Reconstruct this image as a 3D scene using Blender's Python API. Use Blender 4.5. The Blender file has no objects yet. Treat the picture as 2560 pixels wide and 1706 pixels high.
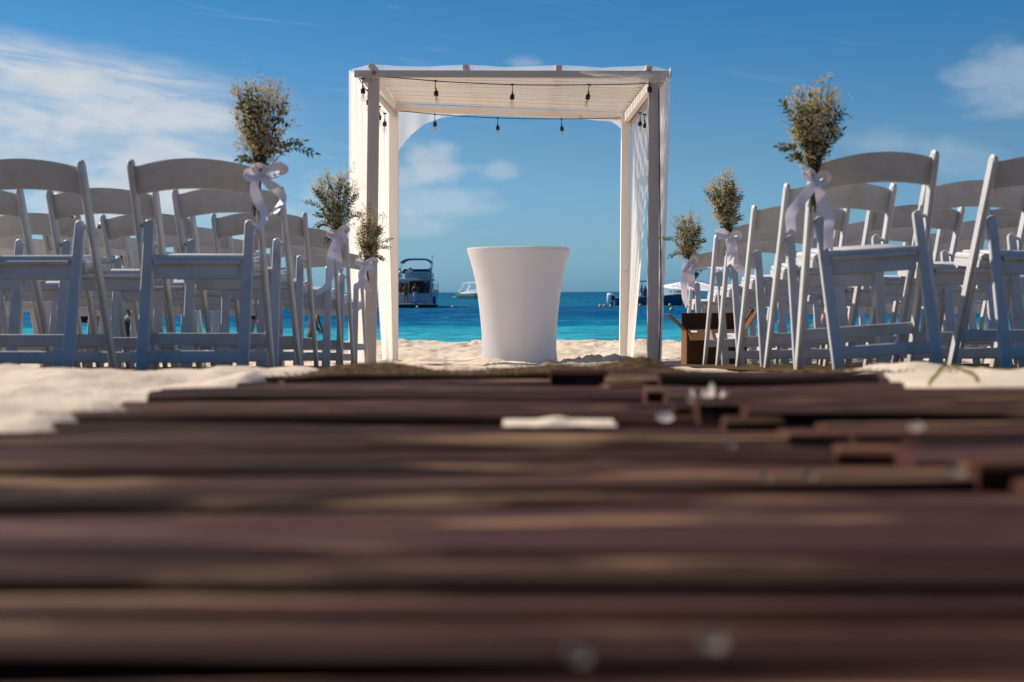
import bpy, math, random
import numpy as np
from mathutils import Vector, Matrix

random.seed(7)
R = math.radians
SC = bpy.context.scene
COL = SC.collection

# ------------------------------------------------------------------ camera
EYE = 1.3                       # eye height above the sea (sea level is z = 0)
FPX = 3500.0                    # focal length in pixels of the 2560 px wide photograph
PITCH, ROLL = R(2.0), R(0.25)
fw = Vector((0, math.cos(PITCH), -math.sin(PITCH)))
up0 = Vector((0, math.sin(PITCH), math.cos(PITCH)))
rt0 = Vector((1, 0, 0))
rt = rt0*math.cos(ROLL) - up0*math.sin(ROLL)
up = rt0*math.sin(ROLL) + up0*math.cos(ROLL)
cam_d = bpy.data.cameras.new('camera')
cam = bpy.data.objects.new('camera', cam_d)
COL.objects.link(cam)
M = Matrix.Identity(4)
for i in range(3):
    M[i][0], M[i][1], M[i][2] = rt[i], up[i], -fw[i]
M[2][3] = EYE
cam.matrix_world = M
cam_d.sensor_width = 36
cam_d.lens = 36*FPX/2560
cam_d.clip_start, cam_d.clip_end = 0.02, 60000
cam_d.dof.use_dof = True
cam_d.dof.focus_distance = 12.3
cam_d.dof.aperture_fstop = 4.4
SC.camera = cam


def at(px, py, D):
    """world point at depth y = D that the photograph shows at pixel (px, py) of 2560 x 1706"""
    d = fw + rt*((px - 1280)/FPX) - up*((py - 853)/FPX)
    d = d*(D/d.y)
    return Vector((d.x, d.y, d.z + EYE))


# ------------------------------------------------------------------ world, sun, exposure
SUN_EL, SUN_AZ = R(40), R(-60)          # azimuth from +y, negative to the left
sun_dir = Vector((math.sin(SUN_AZ)*math.cos(SUN_EL), math.cos(SUN_AZ)*math.cos(SUN_EL), math.sin(SUN_EL)))
sd = bpy.data.lights.new('sun', 'SUN')
sd.energy = 5.0
sd.angle = R(0.55)
sd.color = (1.0, 0.90, 0.78)
so = bpy.data.objects.new('sun', sd)
COL.objects.link(so)
so.rotation_euler = (-sun_dir).to_track_quat('-Z', 'Y').to_euler()
so.location = sun_dir*50

W = bpy.data.worlds.new("World")
SC.world = W
W.use_nodes = True
nt = W.node_tree
nt.nodes.clear()


class NG:
    def __init__(s, nt): s.nt = nt
    def n(s, t, **k):
        n = s.nt.nodes.new(t)
        for a, b in k.items(): setattr(n, a, b)
        return n
    def l(s, a, b): s.nt.links.new(a, b)
    def put(s, sock, v):
        if isinstance(v, bpy.types.NodeSocket): s.l(v, sock)
        else: sock.default_value = v
    def m(s, op, a, b=None, c=None, clamp=False):
        n = s.n('ShaderNodeMath', operation=op, use_clamp=clamp)
        s.put(n.inputs[0], a)
        if b is not None: s.put(n.inputs[1], b)
        if c is not None: s.put(n.inputs[2], c)
        return n.outputs[0]
    def noise(s, vec, scale, detail=4, rough=0.55, dist=0.0, dim='3D'):
        n = s.n('ShaderNodeTexNoise', noise_dimensions=dim)
        if vec is not None: s.l(vec, n.inputs['Vector'])
        n.inputs['Scale'].default_value = scale
        n.inputs['Detail'].default_value = detail
        n.inputs['Roughness'].default_value = rough
        n.inputs['Distortion'].default_value = dist
        return n.outputs[0]
    def ramp(s, f, pts, interp='LINEAR'):
        n = s.n('ShaderNodeValToRGB')
        n.color_ramp.interpolation = interp
        e = n.color_ramp.elements
        while len(e) < len(pts): e.new(0.5)
        for q, (p, c) in zip(e, pts):
            q.position = p
            q.color = (c[0], c[1], c[2], 1) if not isinstance(c, (int, float)) else (c, c, c, 1)
        s.put(n.inputs[0], f)
        return n.outputs[0]
    def mix(s, f, a, b, bt='MIX'):
        n = s.n('ShaderNodeMix', data_type='RGBA', blend_type=bt)
        s.put(n.inputs[0], f)
        for q, v in ((n.inputs[6], a), (n.inputs[7], b)):
            if isinstance(v, bpy.types.NodeSocket): s.l(v, q)
            else: q.default_value = (v[0], v[1], v[2], 1)
        return n.outputs[2]
    def xyz(s, x, y, z):
        n = s.n('ShaderNodeCombineXYZ')
        for q, v in zip(n.inputs, (x, y, z)): s.put(q, v)
        return n.outputs[0]
    def maprange(s, v, a, b, c=0.0, d=1.0, smooth=True):
        n = s.n('ShaderNodeMapRange', interpolation_type='SMOOTHSTEP' if smooth else 'LINEAR')
        s.put(n.inputs[0], v)
        for i, q in enumerate((a, b, c, d)): n.inputs[i+1].default_value = q
        return n.outputs[0]


g = NG(nt)
sky = g.n('ShaderNodeTexSky', sky_type='NISHITA')
sky.sun_disc = False
sky.sun_elevation = SUN_EL
sky.sun_rotation = SUN_AZ
sky.altitude = 0
sky.air_density = 1.0
sky.dust_density = 0.6
sky.ozone_density = 2.0
hs = g.n('ShaderNodeHueSaturation')
hs.inputs['Saturation'].default_value = 1.25
hs.inputs['Value'].default_value = 1.0
g.l(sky.outputs[0], hs.inputs['Color'])
tc = g.n('ShaderNodeTexCoord')
sp = g.n('ShaderNodeSeparateXYZ')
g.l(tc.outputs['Generated'], sp.inputs[0])
az = g.m('ARCTAN2', sp.outputs[0], sp.outputs[1])
el = g.m('ARCSINE', sp.outputs[2])
tint = g.ramp(sp.outputs[2], [(0.0, (.40, .95, 2.10)), (0.035, (.50, .88, 1.48)), (0.10, (.52, .81, 1.10)), (0.20, (.30, .75, 1.03)), (1.0, (.30, .80, 1.06))])
skyc = g.mix(1.0, hs.outputs['Color'], tint, 'MULTIPLY')
ae = g.xyz(az, g.m('MULTIPLY', el, 2.0), 0.37)
wob = g.noise(ae, 14, 5, 0.6)
wob2 = g.noise(ae, 45, 4, 0.6)
streak = g.noise(g.xyz(g.m('MULTIPLY', az, 0.8), g.m('ADD', g.m('MULTIPLY', el, 7.0), g.m('MULTIPLY', az, 1.0)), 2.2), 16, 6, 0.62, 0.6)


def blob(px, py, rx, ry, k, soft, wk=0.9):
    a0, e0 = (px - 1280)/FPX, (730 - py)/FPX
    u = g.m('DIVIDE', g.m('SUBTRACT', az, a0), rx/FPX)
    v = g.m('DIVIDE', g.m('SUBTRACT', el, e0), ry/FPX)
    d = g.m('SQRT', g.m('ADD', g.m('MULTIPLY', u, u), g.m('MULTIPLY', v, v)))
    q = g.m('SUBTRACT', 1.0, d)
    q = g.m('ADD', q, g.m('MULTIPLY', g.m('SUBTRACT', wob, 0.5), wk*1.9))
    q = g.m('ADD', q, g.m('MULTIPLY', g.m('SUBTRACT', wob2, 0.5), wk*1.0))
    return g.m('MULTIPLY', g.maprange(q, 0.0, soft), k)


blobs = [blob(425, 450, 150, 112, .80, .38, .32), blob(520, 440, 110, 70, .6, .5, .4), blob(290, 520, 300, 85, .8, .7, .5), blob(60, 430, 280, 110, .60, 1.1), blob(640, 560, 320, 90, .55, 1.1),
         blob(190, 230, 150, 58, .72, .8, .5), blob(470, 300, 240, 50, .66, .7, .5), blob(100, 325, 170, 42, .6, .8), blob(280, 310, 170, 46, .6, .8), blob(160, 290, 520, 150, .30, 1.3),
         blob(1085, 405, 120, 70, .50, .7, .8), blob(1030, 440, 100, 46, .40, .8), blob(1080, 500, 230, 50, .38, .9), blob(1255, 430, 65, 34, .30, .8), blob(1010, 565, 160, 36, .28, 1.0),
         blob(2490, 245, 180, 100, .36, .8, .8), blob(2180, 380, 180, 60, .20, 1.0), blob(2350, 420, 200, 60, .15, 1.1),
         blob(1320, 168, 55, 24, .28, .9), blob(-700, 350, 700, 200, .55, 1.0), blob(3500, 300, 500, 160, .3, 1.0),
         blob(830, 470, 120, 70, .35, 1.0)]
# cirrus bank: a wedge that thins out to the right
top_e = g.m('SUBTRACT', (730 - 92)/FPX, g.m('MULTIPLY', g.m('SUBTRACT', az, (0 - 1280)/FPX), 0.155))
dwn = g.m('SUBTRACT', top_e, el)
wedge = g.m('MULTIPLY', g.maprange(dwn, -0.004, 0.022), g.maprange(dwn, 0.105, 0.03))
wedge = g.m('MULTIPLY', wedge, g.maprange(az, -0.125, -0.27))
wedge = g.m('MULTIPLY', wedge, g.maprange(az, -1.6, -0.7))
cir = g.m('MULTIPLY', wedge, g.maprange(streak, 0.30, 0.58, 0.35, 1.0))
cir = g.m('MULTIPLY', cir, 0.80)
thin = g.m('MULTIPLY', g.maprange(streak, 0.55, 0.8), g.m('MULTIPLY', g.maprange(el, 0.0, 0.04), g.maprange(az, 0.1, -0.3, 0.05, 0.30)))
cl = g.m('MAXIMUM', cir, thin)
for b in blobs: cl = g.m('ADD', cl, g.m('MULTIPLY', b, g.m('SUBTRACT', 1.0, cl)))
# a few clouds all round, well above the picture, so the sky goes on
allround = g.m('MULTIPLY', g.maprange(g.noise(tc.outputs['Generated'], 3.2, 6, 0.6), 0.60, 0.80), g.maprange(sp.outputs[2], 0.24, 0.4))
cl = g.m('MAXIMUM', cl, g.m('MULTIPLY', allround, 0.30))
col = g.mix(g.m('MINIMUM', cl, 0.95), skyc, g.mix(wob2, (6.9, 7.6, 8.6), (9.2, 9.5, 9.8)))
bg = g.n('ShaderNodeBackground')
bg.inputs['Strength'].default_value = 0.05
g.l(col, bg.inputs['Color'])
wo = g.n('ShaderNodeOutputWorld')
g.l(bg.outputs[0], wo.inputs[0])

SC.view_settings.view_transform = 'Standard'
SC.view_settings.look = 'None'
SC.view_settings.gamma = 1
SC.view_settings.exposure = 0.64
SC.view_settings.use_curve_mapping = False
SC.render.engine = 'CYCLES'
SC.cycles.max_bounces = 8
SC.cycles.transparent_max_bounces = 12
SC.cycles.use_denoising = True


# ------------------------------------------------------------------ materials
def material(name, build):
    m = bpy.data.materials.new(name)
    m.use_nodes = True
    t = m.node_tree
    t.nodes.clear()
    q = NG(t)
    out = q.n('ShaderNodeOutputMaterial')
    sh = build(q)
    q.l(sh, out.inputs[0])
    return m


def pbr(q, col, rough=0.5, spec=0.4, bump=None, bstr=0.3, bdist=0.01, metal=0.0, **kw):
    p = q.n('ShaderNodeBsdfPrincipled')
    if isinstance(col, bpy.types.NodeSocket): q.l(col, p.inputs['Base Color'])
    else: p.inputs['Base Color'].default_value = (*col, 1)
    q.put(p.inputs['Roughness'], rough)
    p.inputs['Specular IOR Level'].default_value = spec
    p.inputs['Metallic'].default_value = metal
    for k, v in kw.items(): q.put(p.inputs[k.replace('_', ' ')], v)
    if bump is not None:
        b = q.n('ShaderNodeBump')
        b.inputs['Strength'].default_value = bstr
        b.inputs['Distance'].default_value = bdist
        q.l(bump, b.inputs['Height'])
        q.l(b.outputs[0], p.inputs['Normal'])
    return p.outputs[0]


def plain(name, col, rough=0.5, spec=0.4, var=0.12, scale=6.0, metal=0.0, **kw):
    def f(q):
        tcn = q.n('ShaderNodeTexCoord')
        n = q.noise(tcn.outputs['Object'], scale, 5, 0.6)
        c = q.mix(n, tuple(x*(1 - var) for x in col), tuple(min(1, x*(1 + var)) for x in col))
        return pbr(q, c, rough, spec, bump=n, bstr=0.05, bdist=0.005, metal=metal, **kw)
    return material(name, f)


def m_resin(q):
    tcn = q.n('ShaderNodeTexCoord')
    oi = q.n('ShaderNodeObjectInfo')
    vec = q.n('ShaderNodeVectorMath', operation='ADD')
    q.l(tcn.outputs['Object'], vec.inputs[0])
    q.l(q.xyz(q.m('MULTIPLY', oi.outputs['Random'], 9), 0, 0), vec.inputs[1])
    dirt = q.noise(vec.outputs[0], 9, 6, 0.65)
    spots = q.maprange(q.noise(vec.outputs[0], 38, 3, 0.5), 0.68, 0.78)
    c = q.mix(q.maprange(dirt, 0.45, 0.8), (0.49, 0.492, 0.50), (0.37, 0.345, 0.31))
    c = q.mix(q.m('MULTIPLY', spots, 0.5), c, (0.30, 0.25, 0.20))
    sp3 = q.n('ShaderNodeSeparateXYZ'); q.l(tcn.outputs['Object'], sp3.inputs[0])
    sandy = q.m('MULTIPLY', q.maprange(q.m('ADD', sp3.outputs[2], q.m('MULTIPLY', dirt, 0.06)), 0.09, 0.035), 0.55)
    c = q.mix(sandy, c, (0.34, 0.26, 0.18))
    c = q.mix(q.m('MULTIPLY', oi.outputs['Random'], 0.22), c, (0.36, 0.34, 0.32))
    scuff = q.n('ShaderNodeMapping'); scuff.inputs['Scale'].default_value = (3, 3, 26)
    q.l(vec.outputs[0], scuff.inputs[0])
    c = q.mix(q.m('MULTIPLY', q.maprange(q.noise(scuff.outputs[0], 5, 4, 0.7), 0.66, 0.74), 0.4), c, (0.25, 0.21, 0.17))
    return pbr(q, c, q.maprange(dirt, 0.3, 0.8, 0.34, 0.52), 0.45, bump=dirt, bstr=0.04, bdist=0.003)


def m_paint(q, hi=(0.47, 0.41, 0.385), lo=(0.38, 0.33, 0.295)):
    tcn = q.n('ShaderNodeTexCoord')
    mp = q.n('ShaderNodeMapping')
    mp.inputs['Scale'].default_value = (7, 7, 0.9)
    q.l(tcn.outputs['Object'], mp.inputs[0])
    grain = q.noise(mp.outputs[0], 9, 6, 0.65, 1.2)
    blot = q.noise(tcn.outputs['Object'], 3.0, 5, 0.6)
    knots = q.maprange(q.noise(tcn.outputs['Object'], 11, 2, 0.4), 0.70, 0.78)
    c = q.mix(blot, hi, lo)
    c = q.mix(q.m('MULTIPLY', knots, 0.45), c, (0.42, 0.30, 0.22))
    c = q.mix(q.m('MULTIPLY', q.maprange(grain, 0.55, 0.75), 0.18), c, (0.5, 0.42, 0.35))
    return pbr(q, c, 0.55, 0.3, bump=grain, bstr=0.25, bdist=0.003)


def m_sheer(q):
    tcn = q.n('ShaderNodeTexCoord')
    w = q.noise(tcn.outputs['Object'], 160, 2, 0.5)
    d = q.n('ShaderNodeBsdfDiffuse'); d.inputs[0].default_value = (0.86, 0.82, 0.77, 1)
    t = q.n('ShaderNodeBsdfTranslucent'); t.inputs[0].default_value = (0.88, 0.82, 0.75, 1)
    mx = q.n('ShaderNodeMixShader'); mx.inputs[0].default_value = 0.55
    q.l(d.outputs[0], mx.inputs[1]); q.l(t.outputs[0], mx.inputs[2])
    tr = q.n('ShaderNodeBsdfTransparent')
    m2 = q.n('ShaderNodeMixShader')
    q.l(q.maprange(w, 0.3, 0.7, 0.54, 0.60), m2.inputs[0])
    q.l(tr.outputs[0], m2.inputs[1]); q.l(mx.outputs[0], m2.inputs[2])
    return m2.outputs[0]


def m_canopy(q):
    d = q.n('ShaderNodeBsdfDiffuse'); d.inputs[0].default_value = (0.86, 0.83, 0.80, 1)
    t = q.n('ShaderNodeBsdfTranslucent'); t.inputs[0].default_value = (0.88, 0.84, 0.78, 1)
    mx = q.n('ShaderNodeMixShader'); mx.inputs[0].default_value = 0.5
    q.l(d.outputs[0], mx.inputs[1]); q.l(t.outputs[0], mx.inputs[2])
    tr = q.n('ShaderNodeBsdfTransparent')
    m2 = q.n('ShaderNodeMixShader')
    m2.inputs[0].default_value = 0.38
    q.l(tr.outputs[0], m2.inputs[1]); q.l(mx.outputs[0], m2.inputs[2])
    return m2.outputs[0]


def m_spandex(q):
    tcn = q.n('ShaderNodeTexCoord')
    w = q.noise(tcn.outputs['Object'], 5, 3, 0.5)
    p = pbr(q, q.mix(w, (0.95, 0.94, 0.95), (0.92, 0.91, 0.92)), 0.55, 0.25, Sheen_Weight=0.15)
    t = q.n('ShaderNodeBsdfTranslucent'); t.inputs[0].default_value = (0.86, 0.82, 0.80, 1)
    mx = q.n('ShaderNodeMixShader'); mx.inputs[0].default_value = 0.25
    q.l(p, mx.inputs[1]); q.l(t.outputs[0], mx.inputs[2])
    return mx.outputs[0]


def m_satin(q):
    tcn = q.n('ShaderNodeTexCoord')
    w = q.noise(tcn.outputs['Object'], 40, 3, 0.5)
    p = pbr(q, (0.84, 0.82, 0.86), 0.32, 0.5, bump=w, bstr=0.05, bdist=0.002, Sheen_Weight=0.3)
    t = q.n('ShaderNodeBsdfTranslucent'); t.inputs[0].default_value = (0.86, 0.80, 0.86, 1)
    mx = q.n('ShaderNodeMixShader'); mx.inputs[0].default_value = 0.35
    q.l(p, mx.inputs[1]); q.l(t.outputs[0], mx.inputs[2])
    return mx.outputs[0]


def m_sand(q):
    geo = q.n('ShaderNodeNewGeometry')
    a = q.noise(geo.outputs['Position'], 1.3, 5, 0.6)
    b = q.noise(geo.outputs['Position'], 26, 6, 0.7)
    c = q.noise(geo.outputs['Position'], 420, 3, 0.6)
    col = q.mix(q.maprange(a, 0.3, 0.7), (0.51, 0.41, 0.315), (0.61, 0.505, 0.405))
    col = q.mix(q.m('MULTIPLY', q.maprange(b, 0.45, 0.75), 0.35), col, (0.38, 0.28, 0.20))
    col = q.mix(q.m('MULTIPLY', q.maprange(c, 0.62, 0.72), 0.45), col, (0.25, 0.18, 0.12))
    s = q.n('ShaderNodeSeparateXYZ'); q.l(geo.outputs['Position'], s.inputs[0])
    bounce_damper = q.maprange(q.m('ADD', s.outputs[1], q.m('MULTIPLY', a, 0.6)), 1.55, 0.85)      # dark ground added out of view to cut bounce onto the chair backs
    col = q.mix(bounce_damper, col, q.mix(b, (0.030, 0.022, 0.014), (0.085, 0.060, 0.036)))
    h = q.m('ADD', q.m('MULTIPLY', b, 1.0), q.m('MULTIPLY', c, 0.12))
    return pbr(q, col, 0.95, 0.12, bump=h, bstr=0.6, bdist=0.02)


def m_sea(q):
    geo = q.n('ShaderNodeNewGeometry')
    s = q.n('ShaderNodeSeparateXYZ'); q.l(geo.outputs['Position'], s.inputs[0])
    x, y = s.outputs[0], s.outputs[1]
    inv = q.m('DIVIDE', 100.0, q.m('MAXIMUM', y, 10.0))           # 100 / distance offshore
    lg = q.m('LOGARITHM', q.m('MAXIMUM', y, 10.0), 10.0)
    warp = q.noise(q.xyz(q.m('MULTIPLY', x, 0.016), q.m('MULTIPLY', lg, 7.0), 0), 1.0, 5, 0.6)
    f = q.m('ADD', lg, q.m('MULTIPLY', q.m('SUBTRACT', warp, 0.5), 0.34))
    # sand bottom close in, sea grass patches, then deep water
    c = q.ramp(q.maprange(f, 1.45, 2.75, smooth=False),
               [(0.0, (0.075, 0.37, 0.43)), (0.10, (0.035, 0.30, 0.37)), (0.17, (0.020, 0.25, 0.33)), (0.24, (0.006, 0.13, 0.235)),
                (0.32, (0.002, 0.055, 0.155)), (0.46, (0.002, 0.060, 0.160)), (0.60, (0.003, 0.095, 0.185)), (1.0, (0.003, 0.070, 0.145))])
    pat = q.noise(q.xyz(q.m('MULTIPLY', x, 0.05), q.m('MULTIPLY', lg, 26.0), 3), 1.0, 6, 0.65)
    c = q.mix(q.m('MULTIPLY', q.maprange(pat, 0.5, 0.68), 0.7), c, (0.002, 0.065, 0.15))
    c = q.mix(q.m('MULTIPLY', q.maprange(pat, 0.46, 0.30), 0.30), c, (0.025, 0.25, 0.33))
    pat2 = q.noise(q.xyz(q.m('MULTIPLY', x, 0.22), q.m('MULTIPLY', lg, 75.0), 8), 1.0, 5, 0.7)
    c = q.mix(q.m('MULTIPLY', q.maprange(pat2, 0.50, 0.66), 0.55), c, (0.002, 0.060, 0.14))
    c = q.mix(q.m('MULTIPLY', q.maprange(pat2, 0.44, 0.30), 0.35), c, (0.05, 0.30, 0.38))
    pat3 = q.noise(q.xyz(q.m('MULTIPLY', x, 0.8), q.m('MULTIPLY', lg, 170.0), 5), 1.0, 4, 0.7, 0.5)
    c = q.mix(q.m('MULTIPLY', q.maprange(pat3, 0.50, 0.64), 0.55), c, (0.002, 0.070, 0.16))
    c = q.mix(q.m('MULTIPLY', q.maprange(pat3, 0.44, 0.30), 0.40), c, (0.09, 0.34, 0.42))
    rp = q.noise(q.xyz(q.m('MULTIPLY', x, 0.55), q.m('MULTIPLY', y, 1.4), 0), 1.0, 5, 0.65, 0.4)
    rp2 = q.noise(q.xyz(q.m('MULTIPLY', x, 0.12), q.m('MULTIPLY', y, 0.25), 4), 1.0, 5, 0.65, 0.4)
    h = q.m('ADD', rp, q.m('MULTIPLY', rp2, 2.5))
    b = q.n('ShaderNodeBump'); b.inputs['Strength'].default_value = 0.9; b.inputs['Distance'].default_value = 0.12
    q.l(h, b.inputs['Height'])
    d = q.n('ShaderNodeBsdfDiffuse'); q.l(c, d.inputs[0]); q.l(b.outputs[0], d.inputs['Normal'])
    gl = q.n('ShaderNodeBsdfGlossy'); gl.inputs['Roughness'].default_value = 0.22; q.l(b.outputs[0], gl.inputs['Normal'])
    gl.inputs[0].default_value = (1, 1, 1, 1)
    mx = q.n('ShaderNodeMixShader')
    q.l(q.maprange(q.m('ADD', q.m('MULTIPLY', rp, .5), q.m('MULTIPLY', rp2, .5)), 0.44, 0.66, 0.01, 0.20), mx.inputs[0])
    q.l(d.outputs[0], mx.inputs[1]); q.l(gl.outputs[0], mx.inputs[2])
    return mx.outputs[0]


def wood(name, dark, mid, light, dust=0.6, endcol=None):
    def f(q):
        tcn = q.n('ShaderNodeTexCoord')
        oi = q.n('ShaderNodeObjectInfo')
        v = q.n('ShaderNodeVectorMath', operation='ADD')
        q.l(tcn.outputs['Object'], v.inputs[0])
        q.l(q.xyz(q.m('MULTIPLY', oi.outputs['Random'], 17), q.m('MULTIPLY', oi.outputs['Random'], 5), 0), v.inputs[1])
        mp = q.n('ShaderNodeMapping'); mp.inputs['Scale'].default_value = (0.55, 16, 16)
        q.l(v.outputs[0], mp.inputs[0])
        gr = q.noise(mp.outputs[0], 3.2, 8, 0.68, 0.8)
        mp2 = q.n('ShaderNodeMapping'); mp2.inputs['Scale'].default_value = (1.5, 15, 15)
        q.l(v.outputs[0], mp2.inputs[0])
        bl = q.noise(mp2.outputs[0], 1.7, 6, 0.6)
        c = q.ramp(gr, [(0.28, dark), (0.50, mid), (0.74, light)])
        mp3 = q.n('ShaderNodeMapping'); mp3.inputs['Scale'].default_value = (0.8, 55, 55)
        q.l(v.outputs[0], mp3.inputs[0])
        st = q.noise(mp3.outputs[0], 1.0, 4, 0.6)
        c = q.mix(q.m('MULTIPLY', q.maprange(st, 0.55, 0.44), 0.85), c, dark)
        c = q.mix(q.m('MULTIPLY', q.maprange(bl, 0.53, 0.66), dust), c, (0.50, 0.29, 0.155))
        c = q.mix(q.m('MULTIPLY', q.maprange(oi.outputs['Random'], 0.45, 1.0), 0.75), c, dark)
        c = q.mix(q.m('MULTIPLY', q.maprange(oi.outputs['Random'], 0.4, 0.0), 0.35), c, (0.10, 0.042, 0.048))
        return pbr(q, c, q.maprange(gr, 0.2, 0.8, 0.7, 0.92), 0.09, bump=gr, bstr=0.9, bdist=0.008)
    return material(name, f)


def m_jute(q):
    geo = q.n('ShaderNodeNewGeometry')
    wv = q.n('ShaderNodeTexWave', wave_type='BANDS', bands_direction='DIAGONAL')
    wv.inputs['Scale'].default_value = 28; wv.inputs['Distortion'].default_value = 3.0; wv.inputs['Detail'].default_value = 3
    q.l(geo.outputs['Position'], wv.inputs['Vector'])
    b = q.noise(geo.outputs['Position'], 60, 5, 0.7)
    a = q.noise(geo.outputs['Position'], 4, 5, 0.6)
    c = q.mix(q.maprange(b, 0.35, 0.7), (0.055, 0.030, 0.013), (0.19, 0.11, 0.048))
    c = q.mix(q.m('MULTIPLY', q.maprange(a, 0.45, 0.7), 0.5), c, (0.27, 0.175, 0.09))
    h = q.m('ADD', wv.outputs[1], q.m('MULTIPLY', b, 1.5))
    return pbr(q, c, 0.95, 0.1, bump=h, bstr=1.0, bdist=0.012)


def m_cardboard(q):
    tcn = q.n('ShaderNodeTexCoord')
    a = q.noise(tcn.outputs['Object'], 12, 5, 0.6)
    mp = q.n('ShaderNodeMapping'); mp.inputs['Scale'].default_value = (1, 1, 0.02)
    q.l(tcn.outputs['Object'], mp.inputs[0])
    wv = q.n('ShaderNodeTexWave', wave_type='BANDS', bands_direction='X')
    wv.inputs['Scale'].default_value = 28
    q.l(mp.outputs[0], wv.inputs['Vector'])
    c = q.mix(a, (0.085, 0.036, 0.012), (0.12, 0.053, 0.019))
    c = q.mix(q.m('MULTIPLY', wv.outputs[1], 0.25), c, (0.20, 0.10, 0.04))
    return pbr(q, c, 0.85, 0.15, bump=wv.outputs[1], bstr=0.25, bdist=0.003)


def m_glass(q):
    gl = q.n('ShaderNodeBsdfGlossy'); gl.inputs['Roughness'].default_value = 0.03
    tr = q.n('ShaderNodeBsdfTransparent'); tr.inputs[0].default_value = (0.97, 0.94, 0.90, 1)
    lw = q.n('ShaderNodeLayerWeight'); lw.inputs[0].default_value = 0.35
    mx = q.n('ShaderNodeMixShader')
    q.l(q.m('ADD', q.m('MULTIPLY', lw.outputs['Facing'], 0.55), 0.05), mx.inputs[0])
    q.l(tr.outputs[0], mx.inputs[1]); q.l(gl.outputs[0], mx.inputs[2])
    return mx.outputs[0]


def m_floral(q):
    tcn = q.n('ShaderNodeTexCoord')
    n = q.noise(tcn.outputs['Object'], 17, 3, 0.55, 1.0)
    n2 = q.noise(tcn.outputs['Object'], 31, 2, 0.5)
    c = q.ramp(n, [(0.38, (0.012, 0.006, 0.004)), (0.48, (0.09, 0.035, 0.015)), (0.58, (0.20, 0.11, 0.055))], 'CONSTANT')
    c = q.mix(q.maprange(n2, 0.64, 0.68), c, (0.42, 0.25, 0.03))
    return pbr(q, c, 0.8, 0.2)


def m_leaf(q):
    tcn = q.n('ShaderNodeTexCoord')
    oi = q.n('ShaderNodeObjectInfo')
    geo = q.n('ShaderNodeNewGeometry')
    n = q.noise(geo.outputs['Position'], 30, 3, 0.6)
    c = q.mix(n, (0.014, 0.022, 0.008), (0.055, 0.062, 0.018))
    p = pbr(q, c, 0.5, 0.3)
    t = q.n('ShaderNodeBsdfTranslucent'); t.inputs[0].default_value = (0.15, 0.15, 0.035, 1)
    mx = q.n('ShaderNodeMixShader'); mx.inputs[0].default_value = 0.42
    q.l(p, mx.inputs[1]); q.l(t.outputs[0], mx.inputs[2])
    return mx.outputs[0]


def m_petal(q, c):
    tcn = q.n('ShaderNodeTexCoord')
    n = q.noise(tcn.outputs['Object'], 90, 3, 0.6)
    cc = q.mix(n, c, tuple(x*.8 for x in c))
    p = pbr(q, cc, 0.85, 0.1)
    t = q.n('ShaderNodeBsdfTranslucent'); t.inputs[0].default_value = (c[0], c[1]*.95, c[2]*.9, 1)
    mx = q.n('ShaderNodeMixShader'); mx.inputs[0].default_value = 0.5
    q.l(p, mx.inputs[1]); q.l(t.outputs[0], mx.inputs[2])
    return mx.outputs[0]


def m_blossom(q):
    geo = q.n('ShaderNodeNewGeometry')
    n = q.noise(geo.outputs['Position'], 70, 3, 0.6)
    c = q.ramp(n, [(0.3, (0.46, 0.34, 0.15)), (0.5, (0.80, 0.68, 0.42)), (0.7, (0.90, 0.82, 0.62))])
    p = pbr(q, c, 0.8, 0.1)
    t = q.n('ShaderNodeBsdfTranslucent'); q.l(c, t.inputs[0])
    mx = q.n('ShaderNodeMixShader'); mx.inputs[0].default_value = 0.55
    q.l(p, mx.inputs[1]); q.l(t.outputs[0], mx.inputs[2])
    return mx.outputs[0]


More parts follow.
